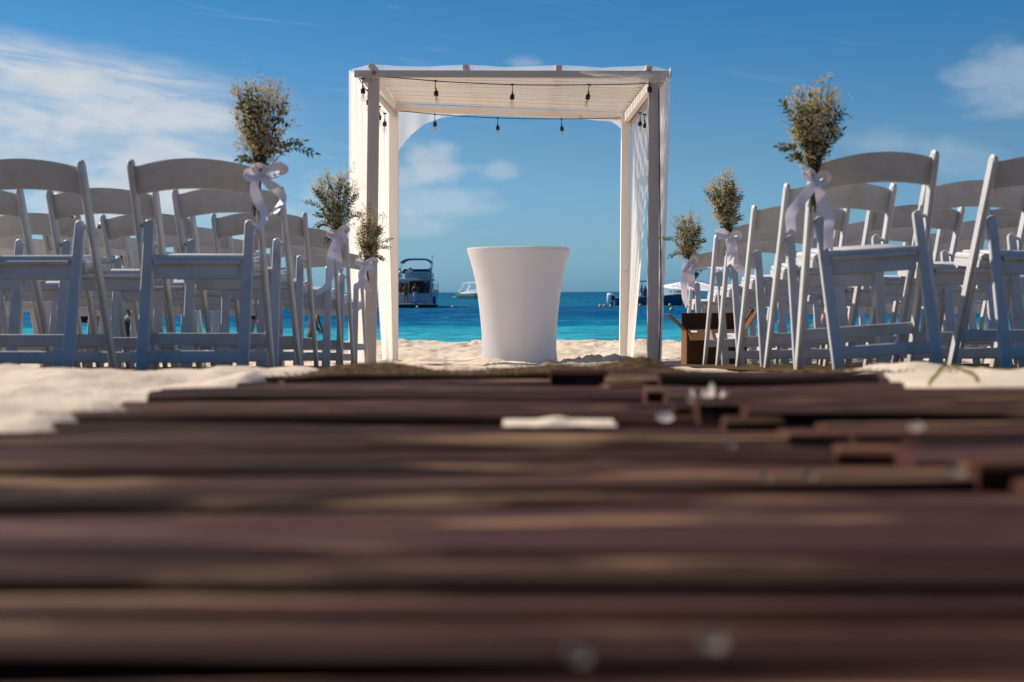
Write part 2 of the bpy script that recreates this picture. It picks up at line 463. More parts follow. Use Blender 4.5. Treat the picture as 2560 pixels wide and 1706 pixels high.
MT = dict(
    resin=material('white_resin', m_resin), paint=material('shade_toned_whitewash', m_paint), slat=material('lit_toned_whitewash', lambda q: m_paint(q, (0.86, 0.80, 0.73), (0.78, 0.71, 0.63))), sheer=material('sheer_voile', m_sheer),  # same whitewash twice: shade put into one tone, bounced light into the other
    canopy=material('thin_canopy_voile', m_canopy), spandex=material('white_spandex', m_spandex), satin=material('lilac_satin', m_satin),
    sand=material('beach_sand', m_sand), sea=material('sea_water', m_sea),
    plank=wood('dark_plank_wood', (0.005, 0.002, 0.0015), (0.040, 0.0120, 0.0080), (0.190, 0.074, 0.046)),
    worn=wood('worn_plank_edge', (0.05, 0.022, 0.016), (0.16, 0.085, 0.058), (0.34, 0.21, 0.14)),
    endgrain=wood('orange_end_grain', (0.02, 0.007, 0.004), (0.085, 0.030, 0.013), (0.20, 0.080, 0.035), 0.25),
    jute=material('jute_weave', m_jute), cardboard=material('brown_cardboard', m_cardboard), glass=material('clear_bulb_glass', m_glass),
    floral=material('dark_floral_print', m_floral), leaf=material('ruscus_leaf', m_leaf), blossom=material('dried_gypsophila', m_blossom),
    stem=plain('green_stem', (0.05, 0.055, 0.018), 0.7), black=plain('black_rubber', (0.008, 0.008, 0.009), 0.45),
    brass=plain('dull_brass', (0.30, 0.20, 0.09), 0.4, metal=0.6), filament=plain('copper_filament', (0.5, 0.18, 0.06), 0.4),
    gel=plain('white_gelcoat', (0.78, 0.79, 0.80), 0.25, 0.5, 0.04), shade_gel=plain('shade_toned_gelcoat', (0.40, 0.44, 0.47), 0.3, 0.4, 0.06), cream=plain('cream_gelcoat', (0.55, 0.43, 0.20), 0.3, 0.5, 0.05),  # second gelcoat is the yacht's white darkened, its stern shade put into the colour
    navy=plain('navy_canvas', (0.008, 0.022, 0.12), 0.7), dark=plain('dark_interior', (0.012, 0.010, 0.010), 0.6),
    tint=plain('tinted_glass', (0.02, 0.035, 0.045), 0.08, 0.6), teal=plain('teal_hull_paint', (0.022, 0.16, 0.22), 0.25, 0.5, 0.06),
    antifoul=plain('black_boot_stripe', (0.006, 0.010, 0.014), 0.5), steel=plain('stainless_steel', (0.6, 0.6, 0.6), 0.25, metal=0.9),
    skin=plain('tanned_skin', (0.36, 0.17, 0.10), 0.55, 0.3, 0.1), skin2=plain('brown_skin', (0.20, 0.085, 0.045), 0.55, 0.3, 0.1),
    hair=plain('dark_brown_hair', (0.022, 0.009, 0.005), 0.5), red=plain('red_vinyl', (0.22, 0.01, 0.03), 0.5),
    hair2=plain('auburn_hair', (0.09, 0.022, 0.008), 0.5),
    purple=plain('purple_lycra', (0.035, 0.012, 0.13), 0.5), royal=plain('royal_blue_cotton', (0.012, 0.05, 0.26), 0.8),
    pale=plain('pale_blue_cotton', (0.30, 0.42, 0.62), 0.8), coal=plain('black_swimwear', (0.01, 0.01, 0.012), 0.6),
    pink=plain('coral_lycra', (0.55, 0.20, 0.14), 0.6, var=0.3, scale=40), buoy=plain('ochre_buoy', (0.50, 0.33, 0.08), 0.5),
    petal=material('white_petal', lambda q: m_petal(q, (0.74, 0.68, 0.62))), dull=material('faded_petal', lambda q: m_petal(q, (0.40, 0.33, 0.27))), paper=plain('white_paper', (0.72, 0.72, 0.76), 0.7, var=0.04),
    ink=plain('grey_ink', (0.10, 0.10, 0.12), 0.7), kelp=plain('yellow_green_strand', (0.30, 0.26, 0.03), 0.6, var=0.4),
    hem=plain('shade_toned_jute_hem', (0.030, 0.017, 0.008), 0.95, 0.05, 0.4, 30),  # jute blackened to paint in the shadow under the mat's front lip
    tape=plain('clear_packing_tape', (0.45, 0.36, 0.28), 0.2, 0.6), fibre=plain('jute_fibre', (0.26, 0.15, 0.06), 0.9, var=0.3),
    weed=plain('dry_seaweed', (0.035, 0.018, 0.010), 0.9, var=0.3), umbrella=plain('white_outboard_cowl', (0.72, 0.73, 0.75), 0.3, var=0.03),
    engine=plain('dark_engine_decal', (0.05, 0.018, 0.015), 0.4),
)


# ------------------------------------------------------------------ mesh helpers
class MB:
    def __init__(s): s.v, s.f, s.mi = [], [], []
    def add(s, vs, fs, mi=0):
        o = len(s.v)
        s.v += [tuple(p) for p in vs]
        s.f += [tuple(i + o for i in f) for f in fs]
        s.mi += [mi]*len(fs)
        return s
    def box(s, c, size, bev=0.0, mat=None, mi=0):
        x, y, z = (q/2 for q in size)
        poly = [(-x, -y), (x, -y), (x, y), (-x, y)]
        return s.extrude(poly, c, (1, 0, 0), (0, 1, 0), 2*z, bev, mi=mi)
    def extrude(s, poly, O, U, V, thick, bev=0.0, mi=0, cap=None):
        """polygon in the plane O + a U + b V, thickness along U x V, both rims chamfered"""
        O, U, V = Vector(O), Vector(U).normalized(), Vector(V).normalized()
        N = U.cross(V)
        n = len(poly)
        P = [Vector(p) for p in poly]
        area = sum(P[i].x*P[(i+1) % n].y - P[(i+1) % n].x*P[i].y for i in range(n))
        if area < 0: P.reverse()
        ins = []
        for i in range(n):
            e0 = (P[i] - P[i-1]); e1 = (P[(i+1) % n] - P[i])
            n0 = Vector((-e0.y, e0.x)).normalized(); n1 = Vector((-e1.y, e1.x)).normalized()
            b = n0 + n1
            if b.length < 1e-6: b = n0
            b = b/max(0.35, (1 + n0.dot(n1)))
            ins.append(P[i] + b*bev)
        t = thick/2
        rings = [(ins, -t), (P, -t + bev), (P, t - bev), (ins, t)] if bev > 0 else [(P, -t), (P, t)]
        vs, fs = [], []
        for pp, h in rings: vs += [O + U*p.x + V*p.y + N*h for p in pp]
        for k in range(len(rings) - 1):
            for i in range(n):
                j = (i + 1) % n
                fs.append((k*n + i, k*n + j, (k+1)*n + j, (k+1)*n + i))
        s.add(vs, fs, mi)
        o = len(s.v) - len(vs)
        s.f.append(tuple(o + i for i in reversed(range(n)))); s.mi.append(mi if cap is None else cap)
        k = len(rings) - 1
        s.f.append(tuple(o + k*n + i for i in range(n))); s.mi.append(mi if cap is None else cap)
        return s
    def beam(s, a, b, w, h, upv=(0, 0, 1), bev=0.003, mi=0):
        """square timber from a to b, w across, h along upv"""
        a, b = Vector(a), Vector(b)
        d = (b - a); L = d.length; d.normalize()
        side = d.cross(Vector(upv)).normalized()
        u2 = side.cross(d)
        poly = [(-w/2, -h/2), (w/2, -h/2), (w/2, h/2), (-w/2, h/2)]
        return s.extrude(poly, (a + b)/2, side, u2, L, bev, mi)
    def tube(s, pts, r, seg=6, mi=0, cap=True):
        pts = [Vector(p) for p in pts]
        n = len(pts)
        rr = r if isinstance(r, (list, tuple)) else [r]*n
        prev = None
        vs, fs = [], []
        for i, p in enumerate(pts):
            d = (pts[min(i+1, n-1)] - pts[max(i-1, 0)]).normalized()
            if prev is None:
                a = Vector((0, 0, 1)) if abs(d.z) < 0.9 else Vector((1, 0, 0))
                u = d.cross(a).normalized()
            else:
                u = (prev - d*prev.dot(d))
                u = u.normalized() if u.length > 1e-6 else d.cross(Vector((1, 0.3, 0))).normalized()
            prev = u
            w = d.cross(u)
            for k in range(seg):
                a = 2*math.pi*k/seg
                vs.append(p + (u*math.cos(a) + w*math.sin(a))*rr[i])
        for i in range(n-1):
            for k in range(seg):
                j = (k+1) % seg
                fs.append((i*seg+k, i*seg+j, (i+1)*seg+j, (i+1)*seg+k))
        if cap:
            fs.append(tuple(reversed(range(seg))))
            fs.append(tuple((n-1)*seg + k for k in range(seg)))
        return s.add(vs, fs, mi)
    def lathe(s, prof, O=(0, 0, 0), seg=16, mi=0, axis=(0, 0, 1), sx=1.0, sy=1.0):
        O = Vector(O); A = Vector(axis).normalized()
        U = A.orthogonal().normalized() if abs(A.z) < 0.99 else Vector((1, 0, 0))
        V = A.cross(U)
        vs, fs = [], []
        for (r, z) in prof:
            for k in range(seg):
                a = 2*math.pi*k/seg
                vs.append(O + A*z + U*(r*sx*math.cos(a)) + V*(r*sy*math.sin(a)))
        for i in range(len(prof)-1):
            for k in range(seg):
                j = (k+1) % seg
                fs.append((i*seg+k, i*seg+j, (i+1)*seg+j, (i+1)*seg+k))
        fs.append(tuple(reversed(range(seg))))
        fs.append(tuple((len(prof)-1)*seg + k for k in range(seg)))
        return s.add(vs, fs, mi)
    def ball(s, c, r, seg=10, rings=6, mi=0, sc=(1, 1, 1)):
        prof = [(max(1e-4, math.sin(math.pi*i/rings)), -math.cos(math.pi*i/rings)) for i in range(rings+1)]
        vs, fs = [], []
        for (q, z) in prof:
            for k in range(seg):
                a = 2*math.pi*k/seg
                vs.append((c[0] + r*sc[0]*q*math.cos(a), c[1] + r*sc[1]*q*math.sin(a), c[2] + r*sc[2]*z))
        for i in range(rings):
            for k in range(seg):
                j = (k+1) % seg
                fs.append((i*seg+k, i*seg+j, (i+1)*seg+j, (i+1)*seg+k))
        return s.add(vs, fs, mi)
    def loft(s, secs, closed=True, cap=True, mi=0):
        n = len(secs[0])
        vs = [p for sec in secs for p in sec]
        fs = []
        for i in range(len(secs)-1):
            for k in range(n if closed else n-1):
                j = (k+1) % n
                fs.append((i*n+k, i*n+j, (i+1)*n+j, (i+1)*n+k))
        if cap and closed:
            fs.append(tuple(reversed(range(n))))
            fs.append(tuple((len(secs)-1)*n + k for k in range(n)))
        return s.add(vs, fs, mi)
    def grid(s, P, mi=0):
        """P[i][j] points"""
        n, m = len(P), len(P[0])
        return s.add([p for r in P for p in r], [(i*m+j, i*m+j+1, (i+1)*m+j+1, (i+1)*m+j) for i in range(n-1) for j in range(m-1)], mi)
    def mesh(s, name, mats, smooth=35):
        me = bpy.data.meshes.new(name)
        me.from_pydata(s.v, [], s.f)
        for m in (mats if isinstance(mats, (list, tuple)) else [mats]): me.materials.append(m)
        if any(s.mi): me.polygons.foreach_set('material_index', s.mi)
        me.update()
        if smooth:
            me.polygons.foreach_set('use_smooth', [True]*len(me.polygons))
            me.set_sharp_from_angle(angle=R(smooth))
        return me


def link(name, me, parent=None, loc=None, rot=None):
    o = bpy.data.objects.new(name, me)
    COL.objects.link(o)
    if parent is not None: o.parent = parent
    if loc is not None: o.location = loc
    if rot is not None: o.rotation_euler = rot
    return o


def obj(name, mb, mats, parent=None, smooth=35, loc=None, rot=None):
    return link(name, mb.mesh(name, mats, smooth), parent, loc, rot)


def tag(o, label=None, cat=None, group=None, kind=None):
    if label: o['label'] = label
    if cat: o['category'] = cat
    if group: o['group'] = group
    if kind: o['kind'] = kind
    return o


def empty(name, loc=(0, 0, 0), rot=(0, 0, 0)):
    o = bpy.data.objects.new(name, None)
    o.empty_display_size = 0.1
    COL.objects.link(o)
    o.location = loc
    o.rotation_euler = rot
    return o


def copy_tree(o, parent=None):
    c = o.copy()
    COL.objects.link(c)
    c.parent = parent
    for ch in list(o.children): copy_tree(ch, c)
    return c


# ------------------------------------------------------------------ noise on arrays
def _hash(ix, iy, seed):
    h = (ix.astype(np.int64)*374761393 + iy.astype(np.int64)*668265263 + seed*1442695041) & 0xFFFFFFFF
    h = ((h ^ (h >> 13))*1274126177) & 0xFFFFFFFF
    h = h ^ (h >> 16)
    return h.astype(np.float64)/4294967295.0


def vnoise(x, y, seed=0):
    x0, y0 = np.floor(x), np.floor(y)
    fx, fy = x - x0, y - y0
    u, v = fx*fx*fx*(fx*(fx*6-15)+10), fy*fy*fy*(fy*(fy*6-15)+10)
    a, b = _hash(x0, y0, seed), _hash(x0+1, y0, seed)
    c, d = _hash(x0, y0+1, seed), _hash(x0+1, y0+1, seed)
    return (a*(1-u)+b*u)*(1-v) + (c*(1-u)+d*u)*v - 0.5


def fbm(x, y, seed=0, octv=4, gain=0.5):
    t, a = 0, 1.0
    for o in range(octv):
        t = t + a*vnoise(x*2**o + 13.7*o, y*2**o - 7.1*o, seed + o)
        a *= gain
    return t


def sstep(a, b, x):
    t = np.clip((x - a)/(b - a), 0, 1)
    return t*t*(3 - 2*t)


PROF_Y = [-80, 0, 2.55, 3.2, 5.1, 8.5, 11.6, 14.1, 17, 20.2, 21.4, 24, 40]
PROF_Z = [0.5, -0.155, -0.160, -0.195, -0.297, -0.452, -0.612, -0.700, -0.725, -0.715, -0.83, -1.30, -3.0]


def ground(x, y, detail=True):
    """height of the sand above the sea"""
    x, y = np.asarray(x, float), np.asarray(y, float)
    z = np.interp(y, PROF_Y, PROF_Z) + EYE
    if not detail: return z
    beach = sstep(9.5, 11.5, y)*(1 - sstep(21.5, 24, y))
    z = z + beach*(0.060*fbm(x/0.40, y/0.55, 3, 4) + 0.045*np.maximum(0, fbm(x/0.23, y/0.30, 11, 3)) - 0.02*np.maximum(0, fbm(x/0.28, y/0.36, 19, 2) - .15))
    # loose clods dug up round the pergola feet and the table
    dug = np.clip(sstep(11.9, 12.4, y)*(1 - sstep(13.6, 15.4, y)), 0, 1)*sstep(-0.05, 0.35, fbm(x/0.7, y/0.9, 31, 2) + 0.1)
    z = z + dug*(0.075*np.maximum(0, fbm(x/0.10, y/0.12, 41, 3)) + 0.03)*(np.abs(x) < 2.6)
    rt = np.hypot(x - 0.065, y - 12.9)
    z = z + 0.012*np.exp(-((rt - 0.40)/0.06)**2)*(0.6 + 1.6*np.maximum(0, fbm(x/0.09, y/0.09, 51, 3) + .2))
    # ripples beside the boards
    near = 1 - sstep(3.0, 4.4, y)
    rs = sstep(0.50, 0.62, x)*sstep(1.9, 2.1, y)*(1 - sstep(2.6, 3.0, y))
    near = near*(1 - 0.85*rs)
    z = z + near*(0.062*fbm(x/0.24, y/0.30, 5, 3, .4) + 0.016*fbm(x/0.10, y/0.13, 6, 2))
    mid = sstep(3.0, 4.4, y)*(1 - sstep(9.5, 11.5, y))
    z = z + mid*0.012*fbm(x/0.3, y/0.3, 8, 3)
    # trough that holds the boards
    edge = -0.545 + 0.03*vnoise(y*7, y*0 + 1.0, 3)
    deck = sstep(0, 0.07, x - edge)*(1 - sstep(3.0, 3.15, y))*(1 - sstep(0.56, 0.72, x)*sstep(2.08, 2.18, y))
    z = z - deck*0.065
    z = z + rs*(0.004 + 0.012*vnoise(x/.20, y/.3, 77))
    return z


def gz(x, y): return float(ground(np.array([x]), np.array([y]))[0])


def heightmesh(name, xs, ys, zf, mats):
    X, Y = np.meshgrid(xs, ys)
    Z = zf(X, Y)
    n, m = X.shape
    me = bpy.data.meshes.new(name)
    co = np.stack([X, Y, Z], -1).reshape(-1, 3)
    idx = np.arange(n*m).reshape(n, m)
    q = np.stack([idx[:-1, :-1], idx[:-1, 1:], idx[1:, 1:], idx[1:, :-1]], -1).reshape(-1, 4)
    me.vertices.add(len(co)); me.vertices.foreach_set('co', co.ravel())
    me.loops.add(q.size); me.loops.foreach_set('vertex_index', q.ravel().astype(np.int32))
    me.polygons.add(len(q))
    me.polygons.foreach_set('loop_start', np.arange(0, q.size, 4, dtype=np.int32))
    me.update(calc_edges=True)
    me.validate()
    me.polygons.foreach_set('use_smooth', np.ones(len(q), bool))
    for mt in (mats if isinstance(mats, list) else [mats]): me.materials.append(mt)
    return me


# ------------------------------------------------------------------ the setting: beach and sea
ys = np.concatenate([np.linspace(-80, -6, 12), np.linspace(-5, 0.1, 12), np.arange(0.2, 3.4, 0.025), np.arange(3.4, 10.5, 0.07),
                     np.arange(10.5, 21.6, 0.045), np.linspace(21.7, 40, 24)])
xh = np.concatenate([np.arange(0, 1.6, 0.028), np.arange(1.6, 6.2, 0.045), np.geomspace(6.3, 120, 26)])
xs = np.concatenate([-xh[::-1], xh[1:]])
tag(link('beach_sand', heightmesh('beach_sand', xs, ys, ground, MT['sand'])), kind='structure')

rows = np.concatenate([np.geomspace(22.5, 260, 330), np.geomspace(270, 30000, 60)])
tt = np.concatenate([np.linspace(0, 0.5, 190), np.geomspace(0.51, 4.0, 24)])
tt = np.concatenate([-tt[::-1], tt[1:]])


def sea_mesh():
    T, Y = np.meshgrid(tt, rows)
    X = T*Y
    fade = 1/(1 + (Y/90)**2)
    Z = fade*(0.16*fbm(X/3.2, Y/1.3, 61, 4) + 0.06*np.sin(Y*1.15 + 2.2*fbm(X/9, Y/9, 64, 2)))
    n, m = X.shape
    me = bpy.data.meshes.new('sea')
    co = np.stack([X, Y, Z], -1).reshape(-1, 3)
    idx = np.arange(n*m).reshape(n, m)
    q = np.stack([idx[:-1, :-1], idx[:-1, 1:], idx[1:, 1:], idx[1:, :-1]], -1).reshape(-1, 4)
    me.vertices.add(len(co)); me.vertices.foreach_set('co', co.ravel())
    me.loops.add(q.size); me.loops.foreach_set('vertex_index', q.ravel().astype(np.int32))
    me.polygons.add(len(q)); me.polygons.foreach_set('loop_start', np.arange(0, q.size, 4, dtype=np.int32))
    me.update(calc_edges=True)
    me.polygons.foreach_set('use_smooth', np.ones(len(q), bool))
    me.materials.append(MT['sea'])
    return me


tag(link('sea_water', sea_mesh()), kind='structure')

# ------------------------------------------------------------------ boardwalk: two roll-out panels of planks
DECK = EYE - 0.160


def plank_mesh(x0, x1, y0, y1, ztop, th, skew=0.0, warp=0.004, ends=True):
    n = 7
    mb = MB()
    ym, hw = (y0+y1)/2, (y1-y0)/2
    secs = []
    ph = random.uniform(0, 6)
    for i in range(n):
        t = i/(n-1)
        x = x0 + (x1-x0)*t
        dz = warp*math.sin(ph + t*4.2)
        dy = skew*(t-0.5) + 0.003*math.sin(ph*2 + t*7)
        b = 0.007
        prof = [(-hw, -th), (hw, -th), (hw, -b), (hw-b, 0), (0, 0.0015), (-hw+b, 0), (-hw, -b)]
        secs.append([(x - (x0+x1)/2, py + dy, pz + dz) for py, pz in prof])
    mb.loft(secs, mi=0)
    for q in range(n-1):
        mb.mi[q*7 + 2] = 2 if (q*5 + int(ph*10)) % 4 else 0
        mb.mi[q*7 + 5] = 2 if (q*3 + int(ph*7)) % 3 else 0
    mb.mi[-1] = 1; mb.mi[-2] = 1
    return mb, ((x0+x1)/2, ym, ztop)


def seam(y):
    return float(np.interp(y, [0.3, 1.06, 1.19, 1.29, 1.52, 1.69, 1.97, 2.34, 2.54, 2.8], [0.70, 0.47, 0.40, 0.35, 0.315, 0.285, 0.25, 0.16, 0.08, 0.0]))


bw = tag(empty('boardwalk', (0, 1.5, DECK)), 'dark weathered plank panel with cross boards stretching from the camera towards the aisle', 'boardwalk', 'roll out boardwalk panels')
edges = [(.20, .325, 0), (.337, .468, .001), (.480, .605, -.004), (.622, .735, .002), (.785, .945, .007), (.953, 1.075, -.003), (1.083, 1.18, -.005), (1.190, 1.395, .002),
         (1.445, 1.57, .004), (1.578, 1.72, -.004), (1.760, 1.915, .006), (1.93, 2.10, -.001), (2.135, 2.33, .005), (2.385, 2.50, -.006), (2.525, 2.66, -.003)]
edges = [(a + (b-a)*u0, a + (b-a)*u1, dz + ddz) for a, b, dz in edges for u0, u1, ddz in
         (((0, .30, random.uniform(-.003, .004)), (.35, .65, random.uniform(-.006, .003)), (.70, 1, random.uniform(-.004, .003))) if b - a > .14 else
          ((0, .46, random.uniform(-.003, .004)), (.54, 1, random.uniform(-.006, .002))))]
for k, (a, b, dz) in enumerate(edges):
    ym = (a+b)/2
    left = float(np.interp(ym, [0.2, 1.77, 2.09, 2.33, 2.67], [-0.78, -0.60, -0.565, -0.545, -0.50])) + random.uniform(-.03, .02)
    right = seam(ym) + random.uniform(-0.05, 0.06) + (0.02 if ym > 1 else 0.4)
    mb, c = plank_mesh(left, right, a, b, 0, 0.030, skew=random.uniform(-.012, .012), warp=0.0035)
    o = obj('plank', mb, [MT['plank'], MT['endgrain'], MT['worn']], bw, 30, (c[0], c[1]-1.5, dz))
    o.rotation_euler = (random.uniform(-.03, .02), random.uniform(-.006, .006), random.uniform(-.010, .014))
bw2 = tag(empty('boardwalk', (0.9, 1.5, DECK + 0.014)), 'dark plank panel at the right with raised stepped board ends showing orange end grain', 'boardwalk', 'roll out boardwalk panels')
e2 = [(.62, .76, 0), (.775, .95, -.004), (.975, 1.150, .000), (1.225, 1.39, .010), (1.405, 1.59, -.002), (1.650, 1.79, .008), (1.800, 1.90, -.006), (1.96, 2.10, .006), (2.215, 2.34, .010), (2.36, 2.47, .002)]
e2 = [(a + (b-a)*u0, a + (b-a)*u1, dz + ddz) for a, b, dz in e2 for u0, u1, ddz in
      (((0, .45, random.uniform(-.003, .004)), (.53, 1, random.uniform(-.006, .003))) if b - a > .10 else ((0, 1, 0),))]
for k, (a, b, dz) in enumerate(e2):
    ym = (a+b)/2
    mb, c = plank_mesh(seam(ym) + random.uniform(-.06, .06), 2.3 if ym < 2.04 else .62 + random.uniform(-.05, .04), a, b, 0, 0.032, skew=random.uniform(-.03, -.005), warp=0.004)
    o = obj('plank', mb, [MT['plank'], MT['endgrain'], MT['worn']], bw2, 30, (c[0]-0.9, c[1]-1.5, dz))
    o.rotation_euler = (random.uniform(-.03, .02), random.uniform(-.004, .004), 0)
for k, y in enumerate((1.19, 1.31, 1.46, 1.63, 1.83, 2.05, 2.23)):
    mb = MB().box((0, 0, 0), (0.07, 0.05 + 0.012*(k % 3), 0.026), 0.004)
    obj('batten', mb, MT['endgrain'], bw2, 30, (seam(y) - 0.9 + random.uniform(-.02, .035), y - 1.5 + .02, -0.016), (0, 0, random.uniform(-.3, .3)))

# sand and litter lying on the boards
mb = MB()
P = []
for i in range(9):
    r = []
    for j in range(23):
        u, v = j/22*2-1, i/8*2-1
        h = max(0, 1 - u*u*u*u*.6 - abs(u)*.4 - v*v*(1.2+0.5*math.sin(5*u)))
        r.append((0.066*u, 0.045*v + .004*math.sin(6*u), 0.0065*h*(0.75+0.35*math.sin(7*u+2)) - 0.0003))
    P.append(r)
mb.grid(P)
tag(obj('sand_drift', mb, MT['sand'], None, 60, (0.055, 1.655, DECK + 0.0055)), kind='stuff')


def petal_mesh(L, w, curl):
    P = []
    for i in range(6):
        t = i/5
        ww = w*math.sin(math.pi*(0.12 + 0.80*t))
        r = []
        for j in range(4):
            u = j/3*2-1
            r.append((u*ww, L*t*math.cos(curl*t), L*t*math.sin(curl*t) + 0.15*ww*u*u + 0.0008))
        P.append(r)
    b = MB().grid(P)
    return b


fl = tag(empty('flower_head', at(1762, 1040, 1.80)), 'crushed white flower head lying on the boards by the stepped plank ends', 'flower')
fl.location.z = DECK + 0.012
for k in range(12):
    a = k*0.53 + 0.3
    obj('petal', petal_mesh(random.uniform(.026, .036), .0052, random.uniform(.3, 1.3)), MT['petal'], fl, 60, rot=(random.uniform(-.2, .2), 0, a))
litter = [(1665, 1058, 1.66, .020, 'white petal lying flat just left of the crushed white flower'),
          (2035, 1197, 1.15, .014, 'larger pale petal on the boards below the stepped plank ends'),
          (1925, 1200, 1.14, .010, 'smaller pale petal on the boards below the stepped plank ends'),
          (1835, 1134, 1.38, .013, 'greyish petal on the dark board below the crushed white flower'),
          (2400, 1308, 0.97, .013, 'white petal standing in a gap near the right edge of the boards'),
          (1465, 1668, 0.58, .011, 'left one of the two blurred pale petals nearest the camera'),
          (1795, 1650, 0.60, .012, 'right one of the two blurred pale petals nearest the camera'),
          (705, 963, 2.40, .010, 'tiny white petal on the far boards at the left'),
          (2285, 1150, 1.28, .015, 'white petal on the end of a right hand plank')]
for px, py, D, L, lab in litter:
    p = at(px, py, D)
    o = obj('petal', petal_mesh(L*1.0, L*.55, .5), MT['dull' if px not in (1665,) else 'petal'], None, 60, (p.x, p.y, DECK + (0.030 if px > 2200 else 0.004)), (0.05, 0, random.uniform(-1, 1)))
    tag(o, lab, 'petal')

# ------------------------------------------------------------------ jute mats
def mat_sheet(name, x0, x1, y0, y1, seed, lumps, label, cat_parent=None):
    xs_ = np.arange(x0, x1, 0.035); ysx = np.concatenate([np.arange(y0, y0+1.0, 0.022), np.arange(y0+1.0, y1, 0.06)])
    def zf(X, Y):
        fr_ = 0.22 + 0.78*np.exp(-((Y - y0)/0.9)**2)
        w = 0.003 + fr_*(0.008 + 0.014*fbm(X/0.5, Y/0.45, seed, 3)) + 0.010*np.maximum(0, fbm(X/0.18, Y/0.09, seed+5, 2))*np.clip(np.abs(X) - .3, 0.2, 1)
        for lx, ly, rx, ry, h in lumps:
            w = w + h*np.exp(-((X-lx)/rx)**2 - ((Y-ly)/ry)**2)*(1 + 0.5*vnoise(X/0.05, Y/0.06, seed+9))
        w = w*(0.15 + 0.85*sstep(x0, x0 + .22, X)*(1 - sstep(x1 - .22, x1, X)))
        # the front rim is turned down to the sand
        return ground(X, Y, False) + np.maximum(w, 0.006)
    root = tag(empty(name, ((x0+x1)/2, y0, gz((x0+x1)/2, y0))), label, 'mat', 'jute mats on the sand')
    o = link('woven_sheet', heightmesh('woven_sheet', xs_, ysx, zf, MT['jute']), root)
    o.location = -root.location
    # rolled front hem
    mb = MB()
    P = []
    yy = np.full_like(xs_, y0) + 0.05*fbm(xs_/0.4, xs_*0+seed, seed+2, 3)
    Zt = zf(xs_, np.full_like(xs_, y0))
    secs = []
    for i in range(len(xs_)):
        z1 = Zt[i]; z0 = z1 - .05
        secs.append([(xs_[i], y0, z1), (xs_[i], y0 - .014, z1 - .004), (xs_[i], y0 - .018, (z0+z1)/2), (xs_[i], y0 - .004, z0), (xs_[i], y0 + .02, z0), (xs_[i], y0 + .02, z1 - .004)])
    mb.loft(secs)
    o = obj('rolled_hem', mb, MT['hem'], root, 60); o.location = -root.location
    # frayed fibres
    mb = MB()
    rr = random.Random(seed)
    for k in range(900):
        i = rr.randrange(len(xs_)-1)
        x = xs_[i] + rr.uniform(0, .035); y = y0 + rr.uniform(-.01, .25)
        z = float(zf(np.array([x]), np.array([max(y, y0)]))[0])
        L = rr.uniform(.006, .022)
        a = Vector((x, y, z - .003)); d = Vector((rr.uniform(-1, 1), rr.uniform(-.8, .4), rr.uniform(.1, .9))).normalized()
        mb.tube([a, a + d*L*.6, a + d*L + Vector((0, 0, -.3*L))], [.0012, .0010, .0005], 3, cap=False)
    o = obj('frayed_fibres', mb, MT['fibre'], root, 60); o.location = -root.location
    o['kind'] = 'stuff'
    return root


mat_sheet('jute_mat', 0.90, 2.9, 2.98, 9.2, 75, [],
          'brown jute mat under the right block of chairs')
mat_sheet('jute_mat', -0.52, 0.98, 2.92, 4.3, 71, [(-0.40, 3.02, .07, .07, .030), (-0.27, 3.05, .08, .06, .022), (0.28, 3.03, .07, .06, .030), (0.14, 3.08, .14, .06, .010)],
          'rumpled brown jute mat lying across the aisle at the far end of the boards')
mat_sheet('jute_mat', -2.9, -0.72, 3.3, 9.2, 83, [], 'brown jute mat under the left block of chairs')

# yellow green strand on the sand at the right
mb = MB()
pts = []
for i in range(17):
    t = i/16
    x = 0.70 + 0.088*t + .006*math.sin(t*9); y = 2.36 + .03*math.sin(t*3)
    pts.append(Vector((x, y, gz(x, y) - .006 + .034*math.sin(math.pi*t)**.6 + .0015*math.sin(t*30))))
mb.tube(pts, [.0026 + .0014*abs(math.sin(i*1.3)) for i in range(17)], 6)
tag(obj('seaweed_strand', mb, MT['kelp'], None, 60), 'yellow green seaweed strand arching over the white sand at right', 'seaweed')

# ------------------------------------------------------------------ folding chairs
def yp(z): return 0.42*(0.775 - z)/0.795


def rounded_bar(half0, half1, z0, z1, n=7):
    pts = [(-half0, z0), (half0, z0), (half1, z1 - half1)]
    for i in range(1, n):
        a = math.pi*i/n
        pts.append((half1*math.cos(a), z1 - half1 + half1*math.sin(a)))
    pts.append((-half1, z1 - half1))
    return pts


